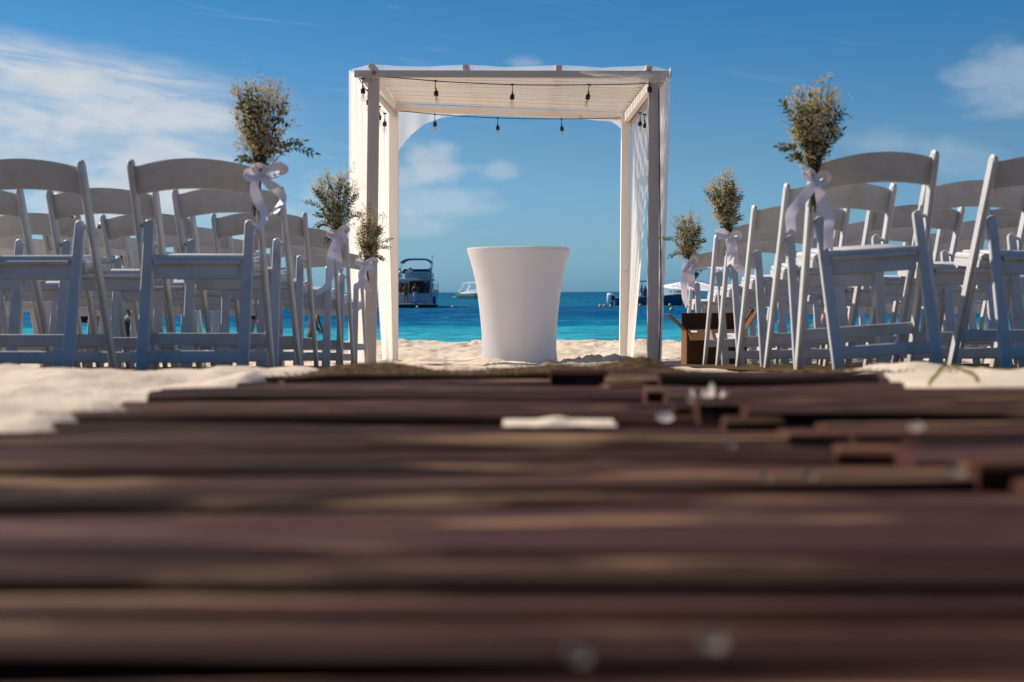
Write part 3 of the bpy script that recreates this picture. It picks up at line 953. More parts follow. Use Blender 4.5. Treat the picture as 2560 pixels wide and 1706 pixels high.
def chair_prototype():
    root = empty('folding_chair')
    m = MT['resin']
    d = Vector((0, 0 - 0.42, 0.795)).normalized()       # along the post, upwards
    L = math.hypot(0.42, 0.795)
    foot = Vector((0, 0.42, -0.02))
    nrm = Vector((1, 0, 0)).cross(d)
    for s in (-1, 1):
        poly = rounded_bar(0.0225, 0.026, 0, L, 6)
        mb = MB().extrude(poly, foot + Vector((s*0.2275, 0, 0)), nrm, d, 0.021, 0.0055)
        obj('back_post', mb, m, root, 40)
        d2 = Vector((0, 0.125, 0.585)).normalized()
        poly = rounded_bar(0.0225, 0.0185, 0, 0.60, 8)
        if s: poly = [(x + (-s*0.004 if y < 0.1 else 0), y) for x, y in poly]
        mb = MB().extrude(poly, (s*0.187, 0.0, -0.02), (1, 0, 0), d2, 0.020, 0.0035)
        obj('rear_leg', mb, m, root, 40)
        mb = MB().lathe([(.002, -.012), (.0075, -.012), (.0075, .010), (.005, .013), (.001, .013)], (s*0.2065, 0.118, 0.545), 10, axis=(s, 0, 0))
        obj('hinge_bolt', mb, m, root, 40)
    # back slat, bowed and arched
    secs = []
    n = 18
    for i in range(n+1):
        u = -1 + 2*i/n
        x = u*0.217
        arch = 1 - u*u
        zb, zt = 0.652 + 0.020*arch, 0.750 + 0.026*arch
        ym = lambda z: yp(z) + 0.004 - 0.030*arch
        t, b = 0.0075, 0.003
        sec = []
        for (zz, off) in ((zb + b, -t), (zb, -t + b), (zb, t - b), (zb + b, t), ((zb+zt)/2, t), (zt - b, t), (zt, t - b), (zt, -t + b), (zt - b, -t), ((zb+zt)/2, -t)):
            sec.append((x, ym(zz) + off, zz))
        secs.append(sec)
    obj('back_slat', MB().loft(secs), m, root, 40)
    # seat
    poly = [(-.160, .075), (.160, .075), (.163, .135), (.198, .15), (.200, .40), (.196, .445), (.18, .46), (-.18, .46), (-.196, .445), (-.200, .40), (-.198, .15), (-.163, .135)]
    sv_ = Vector((0, 1, .10)).normalized()
    obj('seat', MB().extrude(poly, (0, 0, 0.398), (1, 0, 0), sv_, 0.024, 0.007), m, root, 40)
    pad = [(x*.86, .09 + (y - .075)*.93 + .004) for x, y in poly]
    obj('seat_pad', MB().extrude(pad, (0, 0, 0.414), (1, 0, 0), sv_, 0.012, 0.005), m, root, 50)
    mb = MB().box((0, 0.452, 0.408), (0.37, .018, .034), .003)
    for s in (-1, 1): mb.beam((s*.191, .15, .388), (s*.191, .445, .418), .018, .030, bev=.003)
    obj('seat_frame', mb, m, root, 40)
    yl = lambda z: 0.125*(z + 0.02)/0.585
    obj('seat_apron', MB().box((0, yl(.38) + .014, .372), (.322, .016, .056), .003), m, root, 40)
    obj('rear_rail', MB().box((0, yl(.42) + .002, .4215), (.342, .022, .026), .004), m, root, 40)
    obj('rear_stretcher', MB().box((0, yl(.055), .055), (.338, .018, .046), .003), m, root, 40)
    obj('front_stretcher', MB().box((0, yp(.125), .125), (.436, .018, .046), .003), m, root, 40)
    return root


proto = chair_prototype()
ROWN = ['the nearest row', 'the second row', 'the third row', 'the fourth row', 'the fifth row', 'the front row']
PLACE = ['at the aisle end of', 'second from the aisle in', 'third from the aisle in', 'fourth from the aisle in', 'fifth from the aisle in']
LEFT = [(5.10, -.93, .634), (5.95, -.965, .555), (7.0, -1.02, .57), (7.8, -.985, .58), (8.45, -.99, .57), (9.5, -1.02, .57)]
RIGHT = [(5.12, 1.14, .60), (5.9, 1.155, .57), (6.75, 1.165, .57), (7.6, 1.19, .57), (8.4, 1.225, .57), (9.6, 1.245, .57)]
first = True
chair_no = 0
for side, rows_ in ((-1, LEFT), (1, RIGHT)):
    for r, (D, Xi, pitch) in enumerate(rows_):
        for k in range(5):
            x = Xi + side*(0.238 + k*pitch)
            if abs(x) - 0.25 > 0.372*(D + 0.2): break
            rr = random.Random(r*31 + k*7 + (side > 0)*101)
            if first: c = proto; first = False
            else: c = copy_tree(proto)
            y = D + (rr.uniform(-.05, .06) if k else 0)
            yaw = (rr.uniform(-.05, .05) if k else rr.uniform(-.02, .02)) + (.05 if side > 0 else 0)
            roll = rr.uniform(-.012, .012)
            tilt = rr.uniform(-.012, .012)
            zz = float(ground(np.array([x]), np.array([y + .2]), False)[0]) + 0.012
            if side > 0 and r == 0 and k == 0: roll, yaw = -0.060, 0.06; zz += .014
            slope = -0.0456
            c.location = (x, y, zz - 0.2*slope)
            c.rotation_euler = (slope + tilt, roll, yaw)
            sname = 'left of the aisle' if side < 0 else 'right of the aisle'
            lab = f"white folding chair {PLACE[k]} {ROWN[r]}, {sname}"
            if k == 0 and r in (0, 3, 5): lab = f"white folding chair with a bouquet tied on, {ROWN[r]}, {sname}"
            tag(c, lab, 'chair', 'white folding chairs in rows on both sides of the aisle')
            chair_no += 1

# ------------------------------------------------------------------ bouquets
def bez(pts, n):
    """Catmull-Rom through pts"""
    P = [Vector(p) for p in pts]
    P = [P[0]*2 - P[1]] + P + [P[-1]*2 - P[-2]]
    out = []
    segs = len(P) - 3
    for s in range(segs):
        a, b, c, d = P[s:s+4]
        for i in range(n + (s == segs-1)):
            t = i/n
            out.append(0.5*((2*b) + (c-a)*t + (2*a-5*b+4*c-d)*t*t + (3*b-a-3*c+d)*t**3))
    return out


def ribbon(mb, pts, w, twist0=0.0, twist1=0.6, taper=0.35, notch=True, thick=0.0012):
    pts = bez(pts, 6)
    n = len(pts)
    secs = []
    for i, p in enumerate(pts):
        t = i/(n-1)
        d = (pts[min(i+1, n-1)] - pts[max(i-1, 0)]).normalized()
        side = d.cross(Vector((0, 1, 0)))
        side = side.normalized() if side.length > 1e-4 else Vector((1, 0, 0))
        fr = d.cross(side).normalized()
        a = twist0 + (twist1 - twist0)*t
        wv = side*math.cos(a) + fr*math.sin(a)
        nv = d.cross(wv).normalized()
        ww = w/2*(taper + (1-taper)*min(1, t*3.2))
        secs.append([p - wv*ww - nv*thick/2, p - nv*thick/2 + nv*.0012, p + wv*ww - nv*thick/2, p + wv*ww + nv*thick/2, p + nv*thick/2 + nv*.0012, p - wv*ww + nv*thick/2])
    if notch:
        d = (pts[-1] - pts[-2]).normalized()*w*.35
        for q in (0, 2, 3, 5): secs[-1][q] = secs[-1][q] + d
    mb.loft(secs)


leaf_meshes = []
for k in range(2):
    L, w = (0.024, 0.0062) if k == 0 else (0.019, 0.0068)
    vs = [(0, 0, 0), (w*.8, L*.3, .002), (w, L*.55, .0025), (0, L, -.002), (-w, L*.55, .0025), (-w*.8, L*.3, .002), (0, L*.3, -.0012), (0, L*.55, -.0015)]
    b = MB().add(vs, [(0, 1, 6), (1, 2, 7, 6), (2, 3, 7), (0, 6, 5), (6, 7, 4, 5), (7, 3, 4)])
    leaf_meshes.append(b.mesh('leaf', MT['leaf'], 60))


def bouquet(tie, D, cen, ext, stem_end, sprigs, loops, tails, label, seed, wr=0.038, dens=1.0, face=1):
    rr = random.Random(seed)
    T = at(tie[0], tie[1], D)
    root = tag(empty('bouquet', T), label, 'bouquet', 'baby breath bouquets tied to the aisle chairs')
    def L(px, py, dy=0.0): return at(px, py, D + dy) - T
    c = L(*cen)
    e0, e1 = L(cen[0]-ext[0], cen[1]), L(cen[0], cen[1]-ext[1])
    rx, rz = abs((e0-c).x), abs((e1-c).z)
    ry = min(rx, 0.12)*0.85
    # flower sprays
    bl, br, fo = MB(), MB(), MB()
    octa_f = [(0, 2, 4), (2, 1, 4), (1, 3, 4), (3, 0, 4), (2, 0, 5), (1, 2, 5), (3, 1, 5), (0, 3, 5)]
    ns = int(125*dens)
    for i in range(ns):
        a = rr.uniform(0, 2*math.pi)
        rad = math.sqrt(rr.random())*0.97
        zz = rr.uniform(-0.80, 0.95)
        w = math.sqrt(max(0.10, 1 - max(0, zz)**2*0.75))*(0.36 + 0.64*min(1, (zz+.85)*.75))
        e = c + Vector((rx*rad*w*math.cos(a), ry*rad*w*math.sin(a), rz*zz))
        if rr.random() < .28: e = e*rr.uniform(1.03, 1.25)
        elif rr.random() < .3: e = e*rr.uniform(.75, .95)
        mid = e*0.5 + Vector((0, 0, .02)) + Vector((rr.uniform(-.01, .01), rr.uniform(-.01, .01), 0))
        br.tube([Vector((rr.uniform(-.006, .006), rr.uniform(-.006, .006), 0)), mid, e], [.0011, .0008, .0006], 3, cap=False)
        for j in range(rr.randint(4, 7)):
            b0 = mid.lerp(e, rr.uniform(.5, 1.0))
            b1 = e + Vector((rr.gauss(0, .019), rr.gauss(0, .016), rr.gauss(0, .019)))
            br.tube([b0, b1], [.0006, .0004], 3, cap=False)
            for q in range(rr.randint(3, 6)):
                p = b1 + Vector((rr.gauss(0, .007), rr.gauss(0, .006), rr.gauss(0, .007)))
                s = rr.uniform(.0021, .0041)
                v = [(s, 0, 0), (-s, 0, 0), (0, s, 0), (0, -s, 0), (0, 0, s*.8), (0, 0, -s*.8)]
                ax, az_ = rr.uniform(0, 3), rr.uniform(0, 3)
                m3 = Matrix.Rotation(ax, 3, 'X') @ Matrix.Rotation(az_, 3, 'Z')
                bl.add([p + m3 @ Vector(x) for x in v], octa_f)
    for i in range(int(190*dens)):
        a = rr.uniform(0, 2*math.pi); rad = math.sqrt(rr.random())*.72
        zz = rr.uniform(-1.0, .50); w = math.sqrt(max(.05, 1 - zz*zz*.8))*(0.42 + 0.55*min(1, zz+1))
        p = c + Vector((rx*rad*w*math.cos(a), ry*rad*w*math.sin(a), rz*zz))
        d = (p + Vector((rr.uniform(-.05, .05), rr.uniform(-.05, .05), rr.uniform(-.02, .09)))).normalized()
        q = d.to_track_quat('Y', 'Z') @ Matrix.Rotation(rr.uniform(0, 6), 3, 'Y').to_quaternion()
        s = rr.uniform(.65, 1.0)
        me = leaf_meshes[rr.randrange(2)]
        fo.add([p + q @ (v.co*s) for v in me.vertices], [tuple(f.vertices) for f in me.polygons])
    for nm, mbx, mt in (('flower_heads', bl, 'blossom'), ('fine_branches', br, 'stem'), ('foliage', fo, 'leaf')):
        o = obj(nm, mbx, MT[mt], root, 60)
        o['kind'] = 'stuff'
    # ruscus sprigs with separate leaves
    ends = [L(px, py, rr.uniform(-.05, .03)) for px, py in sprigs]
    for i in range(4):
        a = rr.uniform(-1.2, 1.2)
        ends.append(c + Vector((rx*.85*math.sin(a), -ry*rr.uniform(.3, .9), rz*.75*math.cos(a))))
    for e in ends:
        start = Vector((e.x*.06, e.y*.1, 0.01))
        mid = e*.55 + Vector((0, 0, abs(e.x)*.22 + .01))
        pts = bez([start, mid, e], 6)
        so_ = obj('sprig', MB().tube(pts, [.0014]*(len(pts)-1) + [.0006], 4), MT['stem'], root, 60)
        k0 = len(pts)//3
        for i in range(k0, len(pts)):
            for s in (-1, 1):
                if i < len(pts)-1 or s > 0:
                    d = (pts[min(i+1, len(pts)-1)] - pts[i-1]).normalized()
                    sidev = d.cross(Vector((rr.uniform(-.4, .4), 1, rr.uniform(-.4, .4)))).normalized()
                    dirv = (d*.75 + sidev*s*(.75 if i < len(pts)-1 else .1)).normalized()
                    lf = link('leaf', leaf_meshes[rr.randrange(2)], so_, pts[i])
                    lf.rotation_mode = 'QUATERNION'
                    lf.rotation_quaternion = dirv.to_track_quat('Y', 'Z') @ Matrix.Rotation(rr.uniform(-.9, .9), 3, 'Y').to_quaternion()
                    k = rr.uniform(.9, 1.3)
                    lf.scale = (k, k, k)
    # cut stems below the tie
    st = MB()
    se = L(*stem_end)
    for i in range(11):
        e = se + Vector((rr.uniform(-.014, .014)*1.4, rr.uniform(-.01, .01), rr.uniform(-.02, .015)))
        a = rr.uniform(-.005, .005)
        st.tube([Vector((-a*2, rr.uniform(-.006, .006), .03)), Vector((a, 0, 0)), e], [.0016, .0018, .0016], 5)
    obj('cut_stems', st, MT['stem'], root, 60)
    # ribbon: knot, loops, tails (one satin piece)
    rb = MB()
    kn = [(.004, -.013), (.013, -.009), (.016, 0), (.013, .009), (.004, .013)]
    rb.lathe(kn, (0, -.012, 0), 12, axis=(1, .2, .25), sy=.8)
    for (px, py, dy) in loops:
        e = L(px, py) + Vector((0, dy, 0))
        n_ = Vector((-e.z, 0, e.x)).normalized()*0.018
        ribbon(rb, [Vector((0, -.014, 0)), e*.5 + n_*.7 + Vector((0, -.020, 0)), e + n_*.5 + Vector((0, -.012, 0)), e*1.10 - n_*.35 + Vector((0, .004, 0)), e*.5 - n_*.7 + Vector((0, .006, 0)), Vector((0, -.006, 0))],
               wr*.85, .55, .85, .5, False)
    for t in tails:
        pts = [Vector((0, -.014, 0))] + [L(px, py) + Vector((0, -.03 + .012*math.sin(i*1.7), 0)) for i, (px, py) in enumerate(t)]
        ribbon(rb, pts, wr, rr.uniform(-.3, .2), rr.uniform(.5, 1.0))
    obj('satin_bow', rb, MT['satin'], root, 55)
    return root


bouquet((650, 441), 5.02, (655, 315), (90, 100), (640, 530), [(785, 385), (756, 355), (617, 217), (715, 252), (600, 400)],
        [(706, 424, -.01), (626, 438, -.02), (655, 422, -.03)], [[(640, 470), (650, 510), (668, 538), (652, 572)], [(676, 462), (700, 480), (711, 502), (690, 534)]],
        'large bouquet at upper left, tied to the nearest aisle chair with a curling lilac bow', 1)
bouquet((845, 588), 7.72, (838, 508), (62, 72), (850, 640), [(762, 504), (790, 538), (790, 566), (815, 602), (905, 537), (893, 490)],
        [(828, 586, -.02), (866, 574, -.02), (860, 594, -.01)], [[(832, 622), (827, 655), (828, 690), (817, 718), (795, 731)], [(848, 640), (848, 662), (855, 676)]],
        'bouquet left of the pergola with one very long ribbon tail blowing left', 2, .044)
bouquet((915, 659), 9.42, (922, 596), (42, 56), (918, 705), [(926, 516), (975, 600), (973, 620), (960, 650)],
        [(898, 655, -.02), (938, 653, -.02), (930, 674, -.01)], [[(905, 684), (904, 704), (892, 722)], [(909, 690), (914, 708), (923, 730)]],
        'small bouquet in front of the left pergola post with two short ribbon tails', 3, .046)
bouquet((2035, 449), 5.02, (2035, 325), (78, 98), (2034, 520), [(1955, 258), (1950, 368), (2110, 280), (2105, 330), (1975, 395)],
        [(2010, 434, -.03), (2060, 446, -.02)], [[(2024, 470), (2000, 503), (1973, 536), (1972, 573)], [(2043, 470), (2052, 505), (2067, 540), (2066, 575), (2067, 620)]],
        'large bouquet at upper right, tied to the nearest aisle chair with a white bow', 4)
bouquet((1824, 590), 7.52, (1812, 510), (47, 62), (1816, 634), [(1830, 448), (1766, 484), (1855, 486), (1850, 545)],
        [(1797, 584, -.02), (1843, 590, -.02)], [[(1823, 610), (1826, 634), (1823, 660)], [(1830, 610), (1834, 645), (1841, 668), (1857, 678)]],
        'bouquet on the fourth chair right of the aisle, bow with one looped side', 5, .044)
bouquet((1724, 653), 9.5, (1720, 598), (48, 50), (1727, 700), [(1655, 596), (1675, 642), (1708, 546), (1764, 600)],
        [(1712, 674, -.03), (1736, 650, -.02)], [[(1713, 682), (1709, 708), (1711, 745), (1716, 762)], [(1726, 684), (1728, 714), (1724, 722)]],
        'smallest bouquet right of the pergola with a ribbon hanging straight down', 6, .05)

# ------------------------------------------------------------------ pergola
PW = 0.088
pg = tag(empty('pergola', (0, 12.85, gz(0, 12.85))), 'white wooden pergola arch with slatted roof standing on the beach', 'pergola')
PO = pg.location


def padd(name, mb, mat='paint', smooth=30, parent=None):
    o = obj(name, mb, MT[mat], parent or pg, smooth)
    if parent is None: o.location = -PO
    return o


cor = dict(FL=(at(925, 918, 11.62), at(935, 191, 11.62)), FR=(at(1631, 916, 11.62), at(1634, 194, 11.62)),
           BL=(at(983.5, 905, 14.1), at(985, 258, 14.1)), BR=(at(1559, 902, 14.1), at(1565, 284, 14.1)))
for k, (b, t) in cor.items():
    b = b.copy(); b.z -= 0.15
    dd = (t - b).normalized(); b2 = b
    post = padd('post', MB().beam(b2, t, PW, PW, upv=(0, 1, 0), bev=.006), 'slat' if k[0] == 'B' else 'paint')  # back posts take the lighter copy, bounced light put in as colour
    yb = b.y - PW/2
    if k[0] == 'B':
        bp = t + dd*(-0.055) + Vector((0, -PW/2, 0))
        padd('bolt', MB().lathe([(.001, -.003), (.011, -.003), (.011, .001), (.004, .004), (.001, .004)], bp, 12, axis=(0, -1, 0)), 'black', 30, post)
fl_, fr_ = at(886, 185.5, 11.52), at(1678, 187, 11.52)
fb = padd('front_beam', MB().beam(fl_, fr_, .056, .054, bev=.004))
for px in (935,):
    p = at(px, 183, 11.49)
    padd('bolt', MB().lathe([(.001, -.003), (.017, -.003), (.017, .0015), (.011, .003), (.010, -.001), (.001, -.001)], p, 14, axis=(0, -1, 0)), 'brass', 30, fb)
bl_, br_ = at(985, 270.5, 14.13), at(1565, 292, 14.13)
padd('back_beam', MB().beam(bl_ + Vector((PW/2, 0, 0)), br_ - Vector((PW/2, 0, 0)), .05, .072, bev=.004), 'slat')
# side beams, outside the posts
sl0, sl1 = at(914.5, 197, 11.50), at(973, 283, 14.1)
sl1 = Vector((sl0.x + .02, 14.15, at(985, 283, 14.1).z - 0.01))
padd('side_beam', MB().beam(sl0, sl1, .046, .062, bev=.004))
sr0 = Vector((at(1634, 197, 11.6).x + .067, 11.50, at(1634, 197, 11.6).z)); sr1 = Vector((at(1565, 300, 14.1).x + .062, 14.15, at(1565, 306, 14.1).z))
padd('side_beam', MB().beam(sr0, sr1, .046, .062, bev=.004))
# inner side rails that carry the slats
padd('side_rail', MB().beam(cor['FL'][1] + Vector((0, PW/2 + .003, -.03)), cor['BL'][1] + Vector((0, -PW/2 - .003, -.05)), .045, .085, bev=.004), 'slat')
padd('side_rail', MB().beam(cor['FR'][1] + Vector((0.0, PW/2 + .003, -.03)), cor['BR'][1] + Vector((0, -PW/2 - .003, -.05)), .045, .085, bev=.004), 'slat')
# roof slats
FLz, FRz = at(932, 186, 11.6).z, at(1634, 190, 11.6).z
BLz, BRz = at(985, 259, 14.05).z, at(1565, 284, 14.05).z
NS = 16
for i in range(NS):
    t = (i + 0.5)/NS
    y = 11.58 + (14.12 - 11.58)*t
    xa = -1.17 + .03*t; xb = 1.19 - .04*t
    za, zb = FLz + (BLz-FLz)*t + .020 + random.uniform(-.004, .004), FRz + (BRz-FRz)*t + .020 + random.uniform(-.004, .004)
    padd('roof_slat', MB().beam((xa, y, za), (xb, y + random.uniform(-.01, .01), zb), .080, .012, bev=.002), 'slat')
RX = [at(px, 170, 11.55).x for px in (930, 1164, 1396, 1621)]
for i, x in enumerate(RX):
    t0 = (x + 1.2)/2.4
    z0 = FLz + (FRz-FLz)*t0 + .050; z1 = BLz + (BRz-BLz)*t0 + .050
    padd('rafter', MB().beam((x, 11.47, z0), (x, 14.2, z1), .045, .036, bev=.004))

# thin cloth over the roof
P = []
xr = np.linspace(-1.30, 1.29, 70)
yr = np.linspace(11.46, 14.25, 30)
for y in yr:
    row = []
    t = (y - 11.55)/(14.1 - 11.55)
    for x in xr:
        s = (x + 1.2)/2.4
        z = (FLz + (FRz-FLz)*s)*(1-t) + (BLz + (BRz-BLz)*s)*t + .044
        pk = max(max(0, 1 - abs(x - q)/.36) for q in RX)
        z += .018*pk + .002*math.sin(x*23 + y*5)*(1-pk)
        if abs(x) > 1.15: z -= (abs(x)-1.15)*.22
        row.append((x, y, z))
    P.append(row)
tag(obj('canopy_cloth', MB().grid(P), MT['canopy'], None, 80), 'thin white cloth stretched over the slatted pergola roof', 'canopy cloth')

# swag behind the back beam, cut in an arch at the left
P = []
arch = [(985, 400), (1000, 372), (1025, 340), (1060, 312), (1100, 296), (1150, 288), (1210, 287), (1300, 289), (1400, 294), (1480, 300), (1530, 305), (1552, 320), (1563, 345)]
ax_ = [a for a, _ in arch]; ay_ = [b for _, b in arch]
for i in range(9):
    v = i/8
    row = []
    for px in np.linspace(985, 1563, 70):
        yt = 262 + (px-985)/580*22
        yb = np.interp(px, ax_, ay_)
        row.append(at(px, yt + (yb-yt)*v, 14.22 + .012*math.sin(px*.11)*v))
    P.append(row)
tag(obj('swag_cloth', MB().grid(P), MT['sheer'], None, 80), 'white cloth swag with a curved edge hanging behind the back beam', 'swag')
# loose corner of cloth at the front right
P = []
for i in range(8):
    v = i/7
    row = []
    for j in range(24):
        u = j/23
        px = 1450 + (1668-1450)*u
        top = 178 + 3*u
        bot = 182 + 30*math.sin(math.pi*min(1, u*.62)) - 6*u
        p = at(px, top + (bot-top)*v, 11.475 - .02*math.sin(v*3.1) - .015*math.sin(u*14)*v)
        row.append(p)
    P.append(row)
tag(obj('cloth_corner', MB().grid(P), MT['canopy'], None, 80), 'loose cloth corner drooping over the right end of the front beam', 'cloth')


def curtain(top, bot, folds, amp, label, seed, nz=40):
    """top and bottom lines are (start, end) points; pleats along them"""
    rr = random.Random(seed)
    ph = [rr.uniform(0, 6) for _ in range(6)]
    P = []
    nu = folds*10
    for i in range(nz+1):
        v = i/nz
        vv = v**1.15
        a = top[0].lerp(bot[0], vv); b = top[1].lerp(bot[1], vv)
        a.z = top[0].z*(1-v) + bot[0].z*v; b.z = top[1].z*(1-v) + bot[1].z*v
        d = (b - a); d.z = 0
        L = max(d.length, .02); dn = d.normalized(); nn = Vector((-dn.y, dn.x, 0))
        row = []
        for j in range(nu+1):
            u = j/nu
            w = math.sin(u*folds*2*math.pi + ph[0] + 1.0*math.sin(v*2.3 + ph[1]) + .8*math.sin(u*5 + ph[2]))
            w2 = math.sin(u*folds*3.3*math.pi + ph[3] + v*1.2)
            p = a.lerp(b, u)
            row.append(p + nn*(amp*w*(.55 + .45*v) + amp*.16*w2) + dn*(.012*math.sin(v*4 + ph[4] + u*9)))
        P.append(row)
    return tag(obj('curtain', MB().grid(P), MT['sheer'], None, 80), label, 'curtain', 'sheer curtains hanging at the pergola sides')


zt = cor['FL'][1].z + .035
curtain((Vector((-1.315, 11.46, zt)), Vector((-1.285, 12.75, zt+.02))), (Vector((-1.33, 11.55, gz(-1.3, 11.6)-.02)), Vector((-1.23, 11.98, gz(-1.2, 11.9)-.02))), 7, .026,
        'sheer curtain at the left front corner of the pergola, behind the front post', 1)
curtain((Vector((-1.28, 12.55, zt+.02)), Vector((-1.245, 14.12, zt+.03))), (Vector((-1.24, 13.66, gz(-1.2, 13.7)-.02)), Vector((-1.22, 14.05, gz(-1.2, 14)-.02))), 7, .026,
        'sheer curtain gathered beside the left back post of the pergola', 2)
curtain((Vector((1.30, 11.46, zt)), Vector((1.275, 12.5, zt-.02))), (Vector((1.22, 11.62, gz(1.2, 11.6)-.02)), Vector((1.20, 11.86, gz(1.2, 11.9)-.02))), 6, .024,
        'sheer curtain beside the right front post with the black cable in front', 3)
curtain((Vector((1.265, 12.55, zt-.04)), Vector((1.22, 14.1, zt-.10))), (Vector((1.175, 13.85, gz(1.2, 13.8)-.02)), Vector((1.155, 14.08, gz(1.2, 14)-.02))), 5, .017,
        'sheer curtain tapering down to the right back post of the pergola', 4)

# ------------------------------------------------------------------ string lights
sl = tag(empty('string_lights', (0, 12.8, 3.0)), 'black festoon string with clear bulbs strung around the pergola top', 'string lights')
SO = sl.location
front = [(948, 191.5), (1018, 197), (1088, 203), (1180, 208), (1281, 212), (1380, 213), (1473, 212.5), (1560, 211), (1624, 209)]
back = [(998, 278), (1045, 282), (1087, 286), (1160, 291.5), (1244, 295.5), (1330, 297.5), (1404, 297.5), (1480, 297), (1553, 295)]
leftc = [(914, 200, 11.7), (906, 205, 11.45), (920, 232, 12.1), (948, 268, 13.1), (960, 285, 13.7), (984, 277, 14.05)]
wire = MB()
for pts, D in ((front, 11.50), (back, 14.04)):
    wire.tube([at(x, y, D) for x, y in bez([(a, b, 0) for a, b in pts], 4) for x, y in [(x, y)]] if False else [at(q.x, q.y, D) for q in bez([(a, b, 0) for a, b in pts], 4)], .0042, 6)
LX = -1.268
lpts = [Vector((LX, 11.5, 3.10)), Vector((LX, 12.0, 3.08)), Vector((LX, 12.6, 3.08)), Vector((LX, 13.3, 3.07)), Vector((LX, 14.0, 3.09))]
wire.tube(bez(lpts, 4), .0042, 6)
RX_ = 1.235
rpts = [Vector((RX_, 11.7, 3.07)), Vector((RX_, 12.4, 3.05)), Vector((RX_-.01, 13.2, 3.02)), Vector((RX_-.03, 14.0, 3.01))]
wire.tube(bez(rpts, 4), .0042, 6)
o = obj('cable', wire, MT['black'], sl, 60); o.location = -SO
down = [at(1647, 222, 11.55), at(1648, 300, 11.55), at(1649, 420, 11.55), at(1650, 560, 11.55), at(1652, 660, 11.55), at(1652, 780, 11.55), at(1649, 860, 11.55), at(1647, 916, 11.55)]
o = obj('supply_cable', MB().tube(bez(down, 5), .0055, 6), MT['black'], sl, 60); o.location = -SO
sock_prof = [(.003, .0), (.006, -.004), (.0065, -.02), (.017, -.030), (.019, -.036), (.019, -.066), (.016, -.070), (.003, -.070)]
glass_prof = [(.012, -.068), (.0125, -.078), (.018, -.092), (.0215, -.108), (.020, -.120), (.012, -.132), (.002, -.136)]
sock_me = MB().lathe(sock_prof, seg=14).mesh('socket', MT['black'], 40)
glass_me = MB().lathe(glass_prof, seg=16).mesh('bulb', MT['glass'], 80)
fm = MB()
for s in (-1, 1): fm.tube([(s*.004, 0, -.072), (s*.005, 0, -.095), (s*.002, 0, -.115)], .0012, 4)
fm.tube([(0, 0, -.07), (0, 0, -.10)], .0016, 4)
fil_me = fm.mesh('filament', MT['filament'], 60)
drop_me = MB().tube([(0, 0, 0), (.001, 0, -.03), (0, 0, -.062)], .0035, 6).ball((0, 0, 0), .009, 8, 5, sc=(2.2, .8, .9)).mesh('drop_cord', MT['black'], 60)
lights = [at(1089, 203, 11.50), at(1281, 212, 11.50), at(1473, 212.5, 11.50), at(1087, 286, 14.04), at(1244, 295.5, 14.04), at(1404, 297.5, 14.04),
          at(906.5, 197, 11.48), at(920, 226, 11.80), at(949, 267, 12.9), at(962, 284, 13.4),
          Vector((RX_-.02, 13.25, at(1598, 283, 13.25).z)), Vector((RX_-.0, 13.0, at(1604, 287, 13.0).z)), at(1624, 194, 11.56)]
for i, p in enumerate(lights):
    dc = link('drop_cord', drop_me, sl, p - SO)
    dc.rotation_euler = (random.uniform(-.05, .05), (.18 if i == 2 else random.uniform(-.08, .08)), 0)
    sk = link('socket', sock_me, sl, p - SO + Vector((0, 0, -.052)))
    sk.rotation_euler = (random.uniform(-.05, .05), (-.25 if i == 2 else random.uniform(-.07, .07)), random.uniform(0, 3))
    link('bulb', glass_me, sk)
    link('filament', fil_me, sk)

# ------------------------------------------------------------------ cocktail table in a fitted white cover
TD = 12.9
tb = at(1298, 906, TD); tb.z = gz(tb.x, TD)
tt_ = at(1295, 626, TD)
H = tt_.z - tb.z
ct = tag(empty('cocktail_table', tb), 'tall round table in a flared white stretch cover under the pergola', 'table')
prof_px = [(626, 128.5, -1), (634, 127, 0), (645, 123, 0), (670, 116, 0), (705, 108, 0), (740, 102.5, 0), (785, 97.5, 0), (830, 93.5, 0), (865, 93, 0), (885, 94.5, 0), (899, 97, 0), (908, 99.5, 0)]
sc_ = TD/FPX
NSEG = 72
secs = []
for (py, r, _) in prof_px:
    z = H*(908 - py)/(908 - 626)
    ring = []
    low = max(0, 1 - z/.12)
    for k in range(NSEG):
        a = 2*math.pi*k/NSEG
        rr_ = r*sc_*(1 + low*0.012*math.cos(4*(a + .55)) + low*.005*math.sin(a*17))
        dz = low*(.022*(1 - abs(math.cos(2*(a + .55)))))*(1 if z < .03 else .5)
        ring.append((rr_*math.cos(a), rr_*math.sin(a), z + dz))
    secs.append(ring)
mb = MB().loft(list(reversed(secs)), cap=False)
o = obj('stretch_cover', mb, MT['spandex'], ct, 60)
rt_ = 129*sc_
top = MB().lathe([(.001, H-.004), (rt_*.97, H-.004), (rt_, H+.003), (rt_, H+.016), (rt_*.985, H+.021), (.001, H+.022)], seg=72)
obj('tabletop', top, MT['spandex'], ct, 50)
sm = MB()
pts = []
for (py, r, _) in prof_px[1:]:
    z = H*(908 - py)/(908 - 626); a = -math.pi/2 + .12
    pts.append((r*sc_*1.004*math.cos(a), r*sc_*1.004*math.sin(a), z))
sm.tube(pts, .0022, 5)
obj('seam', sm, MT['spandex'], ct, 60)
mb = MB().lathe([(.35, .0), (.35, .012), (.05, .035), (.032, .06), (.032, H-.02), (.2, H-.015), (.2, H-.008), (.001, H-.008)], seg=24)
obj('pedestal', mb, MT['steel'], ct, 40)

